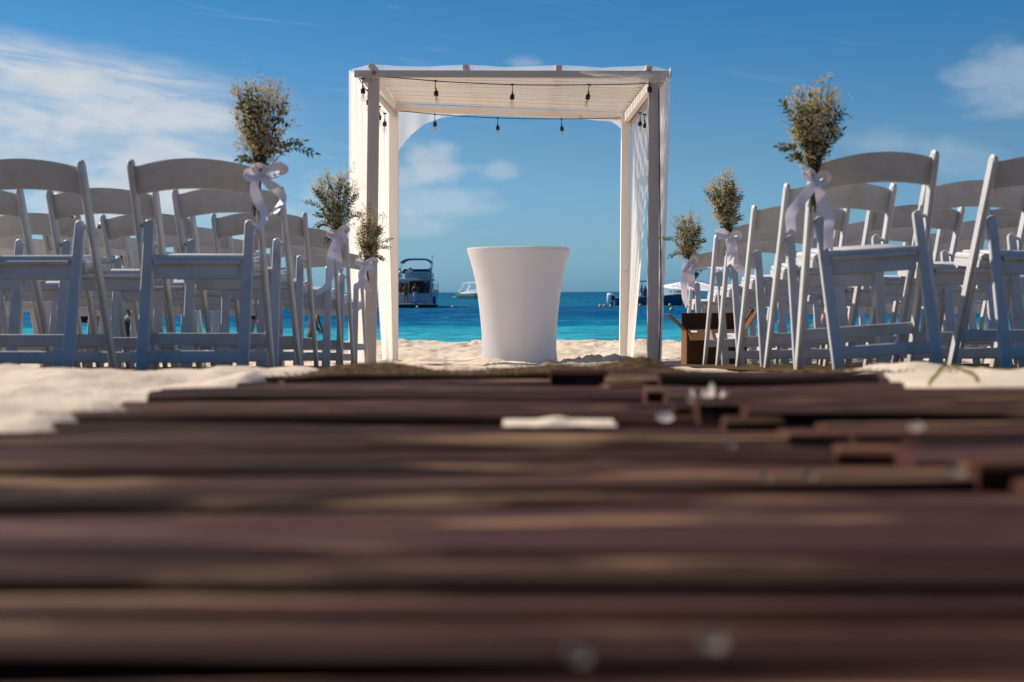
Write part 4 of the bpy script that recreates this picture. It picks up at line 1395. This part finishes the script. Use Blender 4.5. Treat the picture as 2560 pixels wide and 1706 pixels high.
# ------------------------------------------------------------------ cardboard box
BD = 9.05
p = at(1718, 915, BD)
bx0 = p.x
bw_, bd_, bh_ = 0.385, 0.30, 0.275
bz = gz(p.x + .2, BD + .1) - .01
box = tag(empty('cardboard_box', (bx0 + bw_/2, BD + bd_/2, bz)), 'open brown cardboard box with raised flaps on the sand behind the right chairs', 'box')
ctop = at(1718, 825, BD).z - bz
bh_ = ctop
th = .006
walls = MB()
walls.box((0, -bd_/2, bh_/2), (bw_, th, bh_), .001).box((0, bd_/2, bh_/2), (bw_, th, bh_), .001)
walls.box((-bw_/2, 0, bh_/2), (th, bd_ - th, bh_), .001).box((bw_/2, 0, bh_/2), (th, bd_ - th, bh_), .001).box((0, 0, .004), (bw_ - th, bd_ - th, th))
obj('box_body', walls, MT['cardboard'], box, 30)


def flap(c, size, rot):
    mb = MB().box((0, 0, 0), size, .001)
    return obj('flap', mb, MT['cardboard'], box, 30, c, rot)


Lf = .15
f1 = flap((0, -bd_/2 - .065, bh_ - .030 + .01), (bw_ - .004, Lf, .005), (R(26), 0, 0))
f1.location = (0, -bd_/2 - Lf/2*math.cos(R(26)), bh_ - Lf/2*math.sin(R(26)))
flap((-bw_/2 - Lf/2*math.cos(R(42)), 0, bh_ + Lf/2*math.sin(R(42))), (Lf, bd_ - .01, .005), (0, R(42), 0))
flap((bw_/2 + Lf/2*math.cos(R(58)), 0, bh_ + Lf/2*math.sin(R(58))), (Lf, bd_ - .01, .005), (0, R(-58), 0))
flap((0, bd_/2 + .012, bh_ + .052), (bw_ - .004, .005, .105), (R(-8), 0, 0))
lab = obj('shipping_label', MB().box((0, 0, 0), (.155, .075, .001)), MT['paper'], f1, 30, (.06, -.02, .0034))
for k in range(5):
    obj('print_line', MB().box((0, 0, 0), (.05 + .012*(k % 3), .004, .0006)), MT['ink'], f1, 30, (.03 + .03*(k % 2), -.045 + .012*k, .0043))
obj('packing_tape', MB().box((0, 0, 0), (.04, .14, .0006)), MT['tape'], f1, 30, (-.06, 0, .0031))
obj('packing_tape', MB().box((0, 0, 0), (.04, .022, .0006)), MT['paper'], f1, 30, (-.152, .045, .0031))

# ------------------------------------------------------------------ people
def skin_body(joints, bones, rad):
    me = bpy.data.meshes.new('tmp')
    names = list(joints)
    me.from_pydata([joints[n] for n in names], [(names.index(a), names.index(b)) for a, b in bones], [])
    o = bpy.data.objects.new('tmp', me)
    COL.objects.link(o)
    md = o.modifiers.new('s', 'SKIN')
    for i, n in enumerate(names):
        d = me.skin_vertices[0].data[i]
        r = rad[n]
        d.radius = r if isinstance(r, tuple) else (r, r)
        d.use_root = (n == 'pelvis')
    md.use_smooth_shade = True
    sub = o.modifiers.new('u', 'SUBSURF'); sub.levels = 2; sub.render_levels = 2
    dg = bpy.context.evaluated_depsgraph_get()
    out = bpy.data.meshes.new_from_object(o.evaluated_get(dg))
    bpy.data.objects.remove(o)
    return out


def person(loc, rz, label, h=1.68, skin='skin', hair='hair', wear=(), long_hair=True, arms=None, lean=0.0, spread=0.10, skirt=None, hat=None):
    k = h/1.70
    arms = arms or {}
    J = {'pelvis': (0, 0, .93), 'waist': (0, .00, 1.08), 'chest': (0, .01, 1.28), 'collar': (0, -.005, 1.42), 'neck': (0, .01, 1.49), 'head': (0, .035, 1.58), 'crown': (0, .03, 1.66)}
    Rd = {'pelvis': (.155, .105), 'waist': (.122, .088), 'chest': (.150, .10), 'collar': (.095, .07), 'neck': .05, 'head': (.074, .088), 'crown': (.058, .07)}
    bones = [('pelvis', 'waist'), ('waist', 'chest'), ('chest', 'collar'), ('collar', 'neck'), ('neck', 'head'), ('head', 'crown')]
    for s, t in ((-1, 'l'), (1, 'r')):
        A = arms.get(t, [(s*.27, .0, 1.13), (s*.28, .06, .90)])
        J.update({'sh'+t: (s*.175, -.005, 1.39), 'el'+t: A[0], 'wr'+t: A[1]})
        e, w = Vector(A[0]), Vector(A[1])
        hd = w + (w - e).normalized()*.075
        J['hd'+t] = tuple(hd)
        Rd.update({'sh'+t: .058, 'el'+t: .040, 'wr'+t: .026, 'hd'+t: (.036, .020)})
        bones += [('collar', 'sh'+t), ('sh'+t, 'el'+t), ('el'+t, 'wr'+t), ('wr'+t, 'hd'+t)]
        J.update({'hp'+t: (s*.085, .0, .86), 'kn'+t: (s*(.09 + spread*.3), .025, .49), 'an'+t: (s*(.085 + spread*.5), -.02, .075), 'to'+t: (s*(.09 + spread*.6), .13, .03)})
        Rd.update({'hp'+t: .092, 'kn'+t: .056, 'an'+t: .036, 'to'+t: (.040, .022)})
        bones += [('pelvis', 'hp'+t), ('hp'+t, 'kn'+t), ('kn'+t, 'an'+t), ('an'+t, 'to'+t)]
    if lean:
        for n in list(J):
            x, y, z = J[n]
            if z > .93 and n[:2] in ('wa', 'ch', 'co', 'ne', 'he', 'cr', 'sh'):
                dz = z - .93
                J[n] = (x, y + dz*math.sin(lean), .93 + dz*math.cos(lean))
    J = {n: Vector(v)*k for n, v in J.items()}
    Rd = {n: (tuple(q*k for q in v) if isinstance(v, tuple) else v*k) for n, v in Rd.items()}
    me = skin_body(J, bones, Rd)
    root = tag(empty('person', loc, (0, 0, rz)), label, 'person')
    # fingers, thumb, nose and ears belong to the one body mesh
    mb = MB()
    mb.v = [tuple(v.co) for v in me.vertices]; mb.f = [tuple(f.vertices) for f in me.polygons]; mb.mi = [0]*len(mb.f)
    nbody = len(mb.f)
    for s, t in ((-1, 'l'), (1, 'r')):
        w, hd = J['wr'+t], J['hd'+t]
        d = (hd - w).normalized()
        sv = d.cross(Vector((s, 0, 0)))
        sv = sv.normalized() if sv.length > .1 else Vector((0, 1, 0))
        inn = d.cross(sv).normalized()
        for q, L in enumerate((.066, .078, .072, .055)):
            a = hd + sv*(.027 - .018*q)*k
            mb.tube([a - d*.02*k, a + d*L*.5*k, a + d*L*.85*k + inn*s*.012*k, a + d*L*k + inn*s*.024*k], [.009*k, .0085*k, .0078*k, .005*k], 6)
        a = w + d*.03*k + sv*.025*k
        mb.tube([a, a + (d*.03 + sv*.024)*k, a + (d*.058 + sv*.026)*k], [.011*k, .010*k, .006*k], 6)
    hc = J['head']
    mb.tube([hc + Vector((0, .080, .012))*k, hc + Vector((0, .100, -.014))*k, hc + Vector((0, .088, -.026))*k], [.006*k, .012*k, .008*k], 6)
    for s in (-1, 1): mb.ball(hc + Vector((s*.078, -.002, -.008))*k, .024*k, 8, 6, sc=(.35, .7, 1.25))
    mb.tube([hc + Vector((-.022, .082, -.050))*k, hc + Vector((0, .088, -.050))*k, hc + Vector((.022, .082, -.050))*k], [.003*k, .006*k, .003*k], 5)
    obj('body', mb, MT[skin], root, 80)
    ey = MB()
    for s in (-1, 1): ey.ball(hc + Vector((s*.030, .076, .010))*k, .009*k, 8, 6)
    obj('eyes', ey, MT['dark'], root, 80)
    # hair
    hb = MB()
    n = 14
    secs = []
    for i in range(7):
        ph = i/6*1.75
        ring = []
        for j in range(n):
            a = 2*math.pi*j/n
            rx_, ry_, rz_ = .088, .104, .098
            z = math.cos(ph)*rz_
            fr = math.sin(a)
            r = math.sin(max(ph, .05))
            if fr > .2 and ph > 1.0: r *= .86; z = max(z, .035)
            ring.append(hc + Vector((rx_*r*math.cos(a), -.012 + ry_*r*fr, .022 + z))*k)
        secs.append(ring)
    hb.loft(secs)
    if long_hair:
        hb.lathe([(.02, -.24), (.055, -.20), (.075, -.10), (.085, .0), (.07, .05), (.02, .08)], hc + Vector((0, -.055, -.03))*k, 12, sx=k, sy=.6*k)
    obj('hair', hb, MT[hair], root, 80)
    # clothes: the skin of chosen bones pushed outwards
    V = np.array([v.co[:] for v in me.vertices]); 
    Nn = np.array([v.normal[:] for v in me.vertices])
    segs = [(a, b, np.array(J[a]), np.array(J[b])) for a, b in bones]
    def nearest(pv):
        best, bn = 1e9, None
        for a, b, p, q in segs:
            d = q - p; t = np.clip(np.dot(pv - p, d)/np.dot(d, d), 0, 1)
            dd = np.linalg.norm(pv - p - d*t)
            if dd < best: best, bn = dd, (a, b)
        return bn
    cls = [nearest(np.mean(V[list(f.vertices)], 0)) for f in me.polygons]
    for (nm, mat, bset, zlo, zhi) in wear:
        fs = []
        for f, c in zip(me.polygons, cls):
            z = np.mean(V[list(f.vertices), 2])/k
            if (c[1].rstrip('lr') in bset or c[1] in bset) and zlo <= z <= zhi: fs.append(tuple(f.vertices))
        if not fs: continue
        used = sorted({i for f in fs for i in f}); mp = {u: i for i, u in enumerate(used)}
        cb = MB().add([V[u] + Nn[u]*.010*k for u in used], [tuple(mp[i] for i in f) for f in fs])
        obj(nm, cb, MT[mat], root, 80)
    if skirt:
        mat, z0, z1, r0, r1, nm = skirt
        ring = []
        for i in range(8):
            t = i/7
            z = (z1 + (z0-z1)*t)*k; r = (r1 + (r0-r1)*t)*k
            ring.append([(r*math.cos(2*math.pi*j/28)*(1 + .07*t*math.sin(j*1.8)), r*.78*math.sin(2*math.pi*j/28)*(1 + .07*t*math.sin(j*1.8 + 1)), z) for j in range(28)])
        obj(nm, MB().loft(ring, cap=False), MT[mat], root, 80)
    bpy.data.meshes.remove(me)
    return root


TOP = ('waist', 'chest', 'collar', 'pelvis')
p = at(160, 700, 13.6)
person((p.x, 13.6, gz(p.x, 13.6)), 1.2, 'woman in a dark brown floral dress on the beach behind the left chairs', 1.68, 'skin', 'hair2',
       [('dress_top', 'floral', ('waist', 'chest', 'collar', 'sh', 'hp'), .85, 1.46)], True, skirt=('floral', .42, 1.0, .34, .145, 'dress_skirt'))
p = at(262, 700, 18.2)
person((p.x, 18.2, gz(p.x, 18.2)), .4, 'person with dark hair standing on the beach beyond the left chairs', 1.66, 'skin2', 'hair',
       [('swimsuit', 'coal', TOP + ('hp',), .82, 1.38)], True)
p = at(640, 800, 29.5)
person((p.x, 29.5, -.10), .3, 'tanned bather wading in the shallows, seen between the left chair legs', 1.7, 'skin', 'hair', [('swimsuit', 'coal', TOP + ('hp',), .84, 1.38)], True)
p = at(323, 800, 28.5)
person((p.x, 28.5, -.50), -.5, 'bather in black standing deep in the water at far left', 1.55, 'skin2', 'hair', [('swimsuit', 'coal', TOP + ('hp',), .78, 1.40)], False)
p = at(778, 800, 29.0)
person((p.x, 29.0, -.35), -1.2, 'bather in a purple swimsuit with one arm stretched out, left of the pergola', 1.66, 'skin2', 'hair', [('swimsuit', 'purple', TOP, .90, 1.36)], True,
       arms={'r': [(.36, .05, 1.15), (.50, .10, .95)], 'l': [(-.24, .08, 1.15), (-.22, .18, .95)]}, lean=.25)
p = at(2072, 800, 27.5)
person((p.x, 27.5, -.12), .2, 'bather in coral swimwear wading behind the right chairs', 1.66, 'skin', 'hair', [('swimsuit', 'pink', TOP + ('hp',), .72, 1.38)], True)

# ------------------------------------------------------------------ boats
def hull(L, B, free_s, free_b, draft=.25, flare=.82, rake=.0, n=16, z0=0.0):
    """sections from stern (x = 0) to bow (x = L); z = 0 is the waterline"""
    secs = []
    for i in range(n):
        s = i/(n-1)
        hb = B/2*(1 - max(0, (s-.35)/.65)**2.3)*(.96 + .04*min(1, s*4))
        hb = max(hb, .02)
        fz = free_s + (free_b - free_s)*s**1.6
        x = L*s
        xl = L*s*(1 - rake*s*s)
        hw = hb*(flare + (.22 - 0)*0)*(1 - .35*s*s)
        secs.append([(x, -hb, fz), (xl, -hw, .06), (xl, -hw*.80, -draft*.5), (xl, 0, -draft), (xl, hw*.80, -draft*.5), (xl, hw, .06), (x, hb, fz), (x, hb*.9, fz + .03), (x, -hb*.9, fz + .03)])
    return secs


# flybridge motor yacht seen from astern
def flybridge():
    stern = at(1028, 767, 120.0)
    y = tag(empty('motor_yacht', (stern.x, 120, 0), (0, 0, R(90 - 2.5))), 'white flybridge motor yacht with navy bimini, anchored stern on at left', 'yacht')
    a = lambda nm, mb, mat, par=y, sm=35: obj(nm, mb, MT[mat], par, sm)
    B = 3.75
    hl = MB().loft(hull(12.5, B, 1.18, 2.0, .5, .90, .10))
    hu = a('hull', hl, 'shade_gel')
    bt = MB().loft([[(px*1.0 - .01, py*1.012, min(pz, .20) if pz > 0 else pz) for px, py, pz in s] for s in hull(12.5, B, .20, .20, .5, .93, .10)])
    a('boot_stripe', bt, 'antifoul', hu)
    a('swim_platform', MB().box((-.42, 0, .33), (.95, B*.94, .11), .03), 'shade_gel')
    a('transom_locker', MB().box((-.02, -.55, .78), (.10, 1.2, .70), .02), 'shade_gel', hu)
    a('cockpit_sole', MB().box((1.3, 0, .62), (2.5, B*.86, .06)), 'shade_gel')
    for s in (-1, 1): a('cockpit_coaming', MB().box((1.35, s*B*.455, 1.02), (2.7, .16, .42), .05), 'shade_gel')
    # aft saloon bulkhead with dark doors
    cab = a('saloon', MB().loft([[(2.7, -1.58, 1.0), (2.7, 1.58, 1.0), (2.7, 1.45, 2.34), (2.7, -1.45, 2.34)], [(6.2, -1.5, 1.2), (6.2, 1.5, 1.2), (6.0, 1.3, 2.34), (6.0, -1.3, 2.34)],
                             [(9.2, -1.1, 1.5), (9.2, 1.1, 1.5), (7.6, .9, 2.30), (7.6, -.9, 2.30)]]), 'shade_gel')
    a('saloon_door', MB().box((2.68, -.15, 1.62), (.05, 1.25, 1.30), .02), 'dark', cab)
    a('saloon_window', MB().box((2.68, .98, 1.72), (.05, .75, .80), .02), 'tint', cab)
    a('saloon_window', MB().box((2.68, -1.12, 1.72), (.05, .50, .80), .02), 'tint', cab)
    for s in (-1, 1):
        a('side_window', MB().beam((3.2, s*1.53, 1.85), (6.0, s*1.43, 1.88), .05, .55), 'tint', cab)
        a('deck_support', MB().beam((.15, s*1.62, 1.15), (1.0, s*1.60, 2.34), .10, .22, upv=(1, 0, 0), bev=.03), 'shade_gel')
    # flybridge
    fly = a('flybridge_deck', MB().extrude([(.35, -1.72), (.55, -1.80), (5.2, -1.55), (6.2, -.9), (6.2, .9), (5.2, 1.55), (.55, 1.80), (.35, 1.72)], (0, 0, 2.42), (1, 0, 0), (0, 1, 0), .17, .04), 'shade_gel')
    for s in (-1, 1): a('fly_coaming', MB().beam((.95, s*1.62, 2.72), (5.2, s*1.40, 2.85), .10, .46, bev=.03), 'shade_gel', fly)
    a('fly_bench', MB().box((.95, -.42, 2.68), (.5, 2.1, .34), .06).box((.80, -.42, 2.96), (.14, 2.1, .30), .05), 'shade_gel', fly)
    a('bench_cushion', MB().box((.85, -.40, 2.90), (.30, 1.5, .10), .04), 'cream', fly)
    a('windscreen', MB().extrude([(-1.4, 0), (1.4, 0), (1.2, .42), (-1.2, .42)], (4.7, 0, 2.98), (0, 1, 0), (.3, 0, 1), .04), 'tint', fly)
    for yy in (1.35, .35):
        hs_ = a('helm_seat', MB().lathe([(.02, 2.55), (.06, 2.56), (.06, 2.85), (.26, 2.90), (.27, 3.0), (.02, 3.02)], (2.8, yy, 0), 14), 'shade_gel', fly)
        a('seat_back', MB().ball((2.62, yy, 3.22), .27, 12, 8, sc=(.35, .85, 1.0)), 'shade_gel', fly)
    a('life_ring', MB().ball((1.0, 1.02, 3.02), .18, 12, 8), 'shade_gel', fly)
    bm = MB()
    secs = []
    for i in range(13):
        u = -1 + 2*i/12
        zz = 4.22 - .30*abs(u)**5
        secs.append([(1.2, 1.30*u - .25, zz - .10), (1.2, 1.30*u - .25, zz), (2.4, 1.34*u - .25, zz + .07), (3.6, 1.28*u - .25, zz), (3.6, 1.28*u - .25, zz - .08)])
    bm.loft(secs)
    a('bimini_top', bm, 'navy')
    fr = MB()
    for s in (-1, 1):
        for x in (1.25, 2.4, 3.55): fr.tube([(2.2, s*1.45 - .1, 2.95), (x, s*1.28 - .25, 4.0)], .018, 6)
    a('bimini_frame', fr, 'steel')
    a('radar_arch', MB().beam((1.1, -1.60, 2.45), (1.55, -1.48, 3.42), .16, .30, upv=(1, 0, 0), bev=.04), 'shade_gel')
    an = MB().tube([(1.5, -1.62, 3.0), (1.3, -1.70, 4.42)], .022, 6)
    mst = a('antenna_mast', an, 'steel')
    a('radome', MB().lathe([(.02, 4.40), (.17, 4.42), (.17, 4.46), (.02, 4.48)], (1.3, -1.72, 0), 12), 'shade_gel', mst)
    rl = MB()
    for s in (-1, 1):
        pts = [(1.8 + i*1.2, s*(B/2*(1 - max(0, ((1.8 + i*1.2)/12.5-.35)/.65)**2.3) - .06), 1.85 + .08*i) for i in range(8)]
        rl.tube(pts, .018, 5)
        for q in pts: rl.tube([q, (q[0], q[1], q[2]-.62)], .014, 5)
    a('guard_rail', rl, 'steel', hu)
    # exhausts and vent marks in the transom
    a('exhaust', MB().lathe([(.01, -.02), (.09, -.02), (.09, .03), (.07, .03), (.06, -.01), (.01, -.01)], (-.03, -1.1, .62), 12, axis=(-1, 0, 0)), 'dark', hu)
    for s in (-1, 1): a('fender', MB().lathe([(.02, .35), (.10, .42), (.11, .8), (.10, .95), (.02, 1.0)], (.4, s*(B/2 + .06), 0), 12), 'navy', hu)
    return y


yt = flybridge()
ym4 = Matrix.Translation(yt.location) @ Matrix.Rotation(R(90 - 2.5), 4, 'Z')


def on_yacht(x, y, z): return ym4 @ Vector((x, y, z))


SH = ('pelvis', 'hp')
person(on_yacht(.9, 1.42, .65), R(-2), 'person in a royal blue shirt at the left of the yacht cockpit', 1.7, 'skin2', 'hair', [('shirt', 'royal', TOP + ('sh', 'el'), .9, 1.46), ('shorts', 'royal', SH, .6, .92)], False)
person(on_yacht(.5, 1.05, .65), R(-10), 'bare backed person second from left in the yacht cockpit', 1.6, 'skin', 'hair', [('shorts', 'coal', SH, .6, .95)], False)
person(on_yacht(-.45, .40, .385), R(5), 'person in black swimwear on the yacht swim platform', 1.62, 'skin2', 'hair', [('swimwear', 'coal', SH, .72, .98)], True)
person(on_yacht(-.40, -.40, .385), R(-8), 'person wrapped in a pale blue towel on the yacht swim platform', 1.66, 'skin', 'hair', [('swim_top', 'coal', ('chest',), 1.1, 1.32)], True, skirt=('pale', .12, .98, .20, .17, 'towel'))
person(on_yacht(1.6, -.85, .65), R(20), 'person in dark clothes inside the yacht cockpit', 1.68, 'skin2', 'hair', [('shirt', 'coal', TOP + ('sh', 'el'), .9, 1.46), ('shorts', 'coal', SH, .5, .92)], False)
person(on_yacht(.75, -1.42, .65), R(40), 'person in a blue shirt leaning at the right side of the yacht cockpit', 1.66, 'skin2', 'hair', [('shirt', 'royal', TOP + ('sh', 'el'), .9, 1.46), ('shorts', 'coal', SH, .5, .92)], False)


def cruiser(loc, rz, L, B, label, lower='cream', k=1.0, extra=True):
    y = tag(empty('motor_cruiser', loc, (0, 0, rz)), label, 'motor boat')
    a = lambda nm, mb, mat, par=y, sm=35: obj(nm, mb, MT[mat], par, sm)
    hu = a('hull', MB().loft(hull(L, B, 1.0, 1.55, .5, .86, .16)), lower)
    # white sheer band above the coloured topside
    up_s = [[(p[0], p[1]*1.012, p[2]) for p in s] for s in hull(L, B, 1.0, 1.55, .5, .86, .16)]
    band = []
    for s in up_s:
        t = .50
        lo_l = Vector(s[0]).lerp(Vector(s[1]), t); lo_r = Vector(s[6]).lerp(Vector(s[5]), t)
        band.append([lo_l, s[0], s[8], s[7], s[6], lo_r])
    a('topside', MB().loft(band), 'gel', hu)
    a('swim_platform', MB().box((-.35, 0, .32), (.9, B*.86, .10), .03), 'gel', hu)
    secs = []
    for (x, w, z0, z1) in ((.10*L, .80, 1.0, 1.32), (.25*L, .82, 1.02, 1.62), (.45*L, .78, 1.15, 2.05), (.62*L, .64, 1.25, 2.02), (.80*L, .40, 1.4, 1.78), (.95*L, .14, 1.5, 1.62)):
        h = B/2*w
        secs.append([(x, -h, z0), (x, -h*.92, z1-.12), (x, -h*.6, z1), (x, h*.6, z1), (x, h*.92, z1-.12), (x, h, z0)])
    a('deck_house', MB().loft(secs), 'gel')
    # hardtop on raked supports
    ht = []
    for i in range(9):
        t = i/8
        x = .12*L + .40*L*t
        z = 3.05 + .42*math.sin(math.pi*(.15 + .75*t))
        h = B/2*(.62 + .12*math.sin(math.pi*t))
        ht.append([(x, -h, z - .10), (x, -h*.8, z), (x, h*.8, z), (x, h, z - .10), (x, h*.8, z - .14), (x, -h*.8, z - .14)])
    a('hardtop', MB().loft(ht), 'gel')
    for s in (-1, 1):
        a('hardtop_support', MB().beam((.02*L + .5, s*B*.36, 1.3), (.17*L, s*B*.33, 3.2), .10, .42, upv=(1, 0, 0), bev=.03), 'gel')
        a('hardtop_support', MB().beam((.60*L, s*B*.28, 1.95), (.47*L, s*B*.32, 3.32), .08, .22, upv=(1, 0, 0), bev=.03), 'gel')
        a('hull_window', MB().beam((.42*L, s*B*.492, .84), (.66*L, s*B*.435, 1.0), .04, .15), 'dark', hu)
        for q in (.70, .76): a('porthole', MB().lathe([(.01, -.01), (.10, -.01), (.10, .02), (.01, .025)], (q*L, s*B/2*(1 - max(0, (q-.35)/.65)**2.3)*.985, 1.0), 10, axis=(0, s, .1)), 'dark', hu)
        rl = MB()
        pts = [(L*(.45 + .07*i), s*(B/2*(1 - max(0, (.45 + .07*i - .35)/.65)**2.3)*.93), 1.95 + .03*i) for i in range(8)]
        rl.tube(pts, .02, 5)
        for q in pts: rl.tube([q, (q[0] - .05, q[1], q[2]-.55)], .015, 5)
        a('bow_rail', rl, 'steel', hu)
    a('windscreen', MB().extrude([(-B*.34, 0), (B*.34, 0), (B*.30, 1.32), (-B*.30, 1.32)], (.60*L, 0, 2.0), (0, 1, 0), (-.95, 0, 1), .04), 'tint')
    a('cockpit_sole', MB().box((.12*L, 0, 1.02), (.2*L, B*.7, .06)), 'gel')
    return y


# far cruiser behind the table
p = at(1150, 744, 300)
fc = cruiser((p.x, 300, 0.0), R(-38), 12.5, 3.3, 'far white cruiser with a tan hull, half hidden behind the left edge of the table')
obj('stern_flag', MB().box((-.1, .6, 1.55), (.55, .12, .38), .05), MT['red'], fc, 35)
# big white cruiser at right, bow to the left
p = at(1840, 752, 178)
cruiser((p.x, 178, 0.0), R(180 - 40), 12.0, 3.4, 'white cruiser with hardtop behind the ribbon and chairs at right', 'gel')
bpy.data.objects['motor_cruiser.001'].scale = (1.0, 1.1, 1.28)
wc = Matrix.Translation((p.x, 178, 0)) @ Matrix.Rotation(R(140), 4, 'Z')
person(wc @ Vector((3.1, .5, 1.05)), R(70), 'person in blue on the white cruiser, half hidden by the chairs', 1.66, 'skin2', 'hair', [('shirt', 'royal', TOP + ('sh', 'el'), .9, 1.46), ('shorts', 'coal', SH, .5, .92)], False)
person(wc @ Vector((2.2, .3, 1.05)), R(110), 'bare chested person on the white cruiser beside the one in blue', 1.7, 'skin', 'hair', [('shorts', 'pale', SH, .5, .95)], False)
fd = wc @ Vector((7.6, 1.62, 1.1))


# open motor boat with a T-top and a white outboard
def open_boat():
    p = at(1537, 761, 133)
    rz = R(-3)
    y = tag(empty('open_motorboat', (p.x, 133, 0), (0, 0, rz)), 'teal open motorboat with canopy and white outboard behind the right pergola posts', 'motor boat')
    a = lambda nm, mb, mat, par=y, sm=35: obj(nm, mb, MT[mat], par, sm)
    L, B = 7.2, 2.3
    hu = a('hull', MB().loft(hull(L, B, .70, 1.12, .35, .84, .12)), 'teal')
    bt = MB().loft([[(q[0], q[1]*1.012, min(q[2], .10) if q[2] > 0 else q[2]) for q in s] for s in hull(L, B, .10, .16, .35, .87, .12)])
    a('boot_stripe', bt, 'antifoul', hu)
    gw = []
    for s in hull(L, B, .70, 1.12, .35, .84, .12): gw.append([(s[0][0], s[0][1]*1.02, s[0][2]), (s[0][0], s[0][1]*1.02, s[0][2]+.05), (s[6][0], s[6][1]*1.02, s[6][2]+.05), (s[6][0], s[6][1]*1.02, s[6][2])])
    a('gunwale', MB().loft(gw), 'gel', hu)
    a('console', MB().box((3.3, 0, 1.15), (.7, .8, .9), .08), 'gel')
    a('leaning_post', MB().box((2.3, 0, 1.05), (.4, .9, .55), .08), 'gel')
    t = MB().extrude([(0, -.95), (3.1, -.85), (3.1, .85), (0, .95)], (1.0, 0, 2.28), (1, 0, 0), (0, 1, 0), .09, .03)
    a('canopy_top', t, 'navy')
    fr = MB()
    for s in (-1, 1):
        fr.tube([(1.0, s*.85, 2.26), (1.25, s*.9, .75)], .025, 6)
        fr.tube([(3.9, s*.8, 2.26), (4.3, s*.85, .95)], .03, 6)
        fr.tube([(2.6, s*.8, 2.26), (2.6, s*.85, .85)], .02, 6)
    a('canopy_frame', fr, 'steel')
    ob = a('outboard', MB().loft([[(-.62 + dx, yy, z) for dx, yy in ((0, -.22*w), (.50*w, -.24*w), (.62*w, 0), (.50*w, .24*w), (0, .22*w), (-.14*w, 0))] for z, w in ((.28, .75), (.48, 1.0), (.80, 1.08), (1.02, .92), (1.14, .60), (1.17, .30))]), 'umbrella', y, 60)
    a('engine_leg', MB().box((-.28, 0, .12), (.26, .18, .70), .04), 'engine', ob)
    a('engine_side', MB().box((-.16, -.262, .70), (.34, .02, .42), .05), 'engine', ob)
    a('cleat', MB().beam((5.6, -.62, 1.02), (5.9, -.55, 1.05), .05, .05), 'dark')
    a('windscreen', MB().extrude([(-.38, 0), (.38, 0), (.33, .40), (-.33, .40)], (3.55, 0, 1.58), (0, 1, 0), (-.3, 0, 1), .03), 'tint')
    return y, Matrix.Translation((p.x, 133, 0)) @ Matrix.Rotation(rz, 4, 'Z')


ob_, om = open_boat()
person(om @ Vector((2.55, .25, .22)), R(-80), 'person in a dark cap and top at the motorboat wheel', 1.66, 'skin2', 'hair', [('shirt', 'coal', TOP + ('sh', 'el'), .9, 1.46), ('shorts', 'coal', SH, .5, .92)], False)
person(om @ Vector((2.85, -.30, .22)), R(-60), 'person in navy standing beside the motorboat driver', 1.62, 'skin2', 'hair', [('shirt', 'royal', TOP + ('sh', 'el'), .9, 1.46), ('shorts', 'coal', SH, .5, .92)], False)
person(om @ Vector((.9, .2, .10)), R(-90), 'person sitting low near the stern of the motorboat', 1.40, 'skin', 'hair', [('shirt', 'coal', TOP, .9, 1.40)], False)

# ------------------------------------------------------------------ buoys
buoys = [(944, 770, 'buoy between the left curtain and the front left pergola post'), (1044, 768.5, 'buoy floating just under the yacht stern'), (1133, 768, 'buoy floating between the yacht and the table'),
         (1501, 765.5, 'leftmost buoy near the outboard motor'), (1511.5, 765.5, 'second buoy from the left near the outboard motor'), (1527, 765.8, 'third buoy, right below the outboard motor'),
         (1601, 763.5, 'buoy below the teal motorboat between the right posts'), (1675, 762.8, 'buoy below the motorboat bow'), (1679, 775, 'buoy just above the tip of the left box flap'),
         (1723, 778, 'buoy at the corner of the raised cardboard flap'), (2059, 798, 'buoy seen between chair legs at right')]
for px, py, lb in buoys:
    hp = 728.5 - (px-1280)*math.tan(ROLL)
    D = FPX*EYE/max(8, (py - hp))
    p = at(px, py, D)
    r = .135 if D > 90 else .10
    b = tag(empty('buoy', (p.x, D, .02)), 'small ochre ' + lb, 'buoy', 'mooring buoys on the water')
    obj('float_ball', MB().ball((0, 0, .06), r, 14, 10), MT['buoy'], b, 80)
    obj('top_ring', MB().lathe([(r*.18, r*.95 + .06), (r*.26, r*.97 + .06), (r*.26, r*1.12 + .06), (r*.12, r*1.14 + .06)], seg=10), MT['buoy'], b, 60)

# scraps of dry seaweed on the sand (too many to count)
mb = MB()
rr = random.Random(5)
for k in range(420):
    x, y = rr.uniform(-2.8, 2.8), rr.choice([rr.uniform(10.2, 11.9), rr.uniform(18.5, 20.4), rr.uniform(11, 20)])
    z = gz(x, y)
    d = Vector((rr.uniform(-1, 1), rr.uniform(-1, 1), rr.uniform(-.1, .4))).normalized()*rr.uniform(.008, .03)
    a = Vector((x, y, z + .002))
    mb.tube([a - d, a + Vector((0, 0, .004)), a + d], [.001, rr.uniform(.002, .005), .001], 4)
tag(obj('dry_seaweed', mb, MT['weed'], None, 60), 'scraps of dry brown seaweed scattered over the beach', None, None, 'stuff')
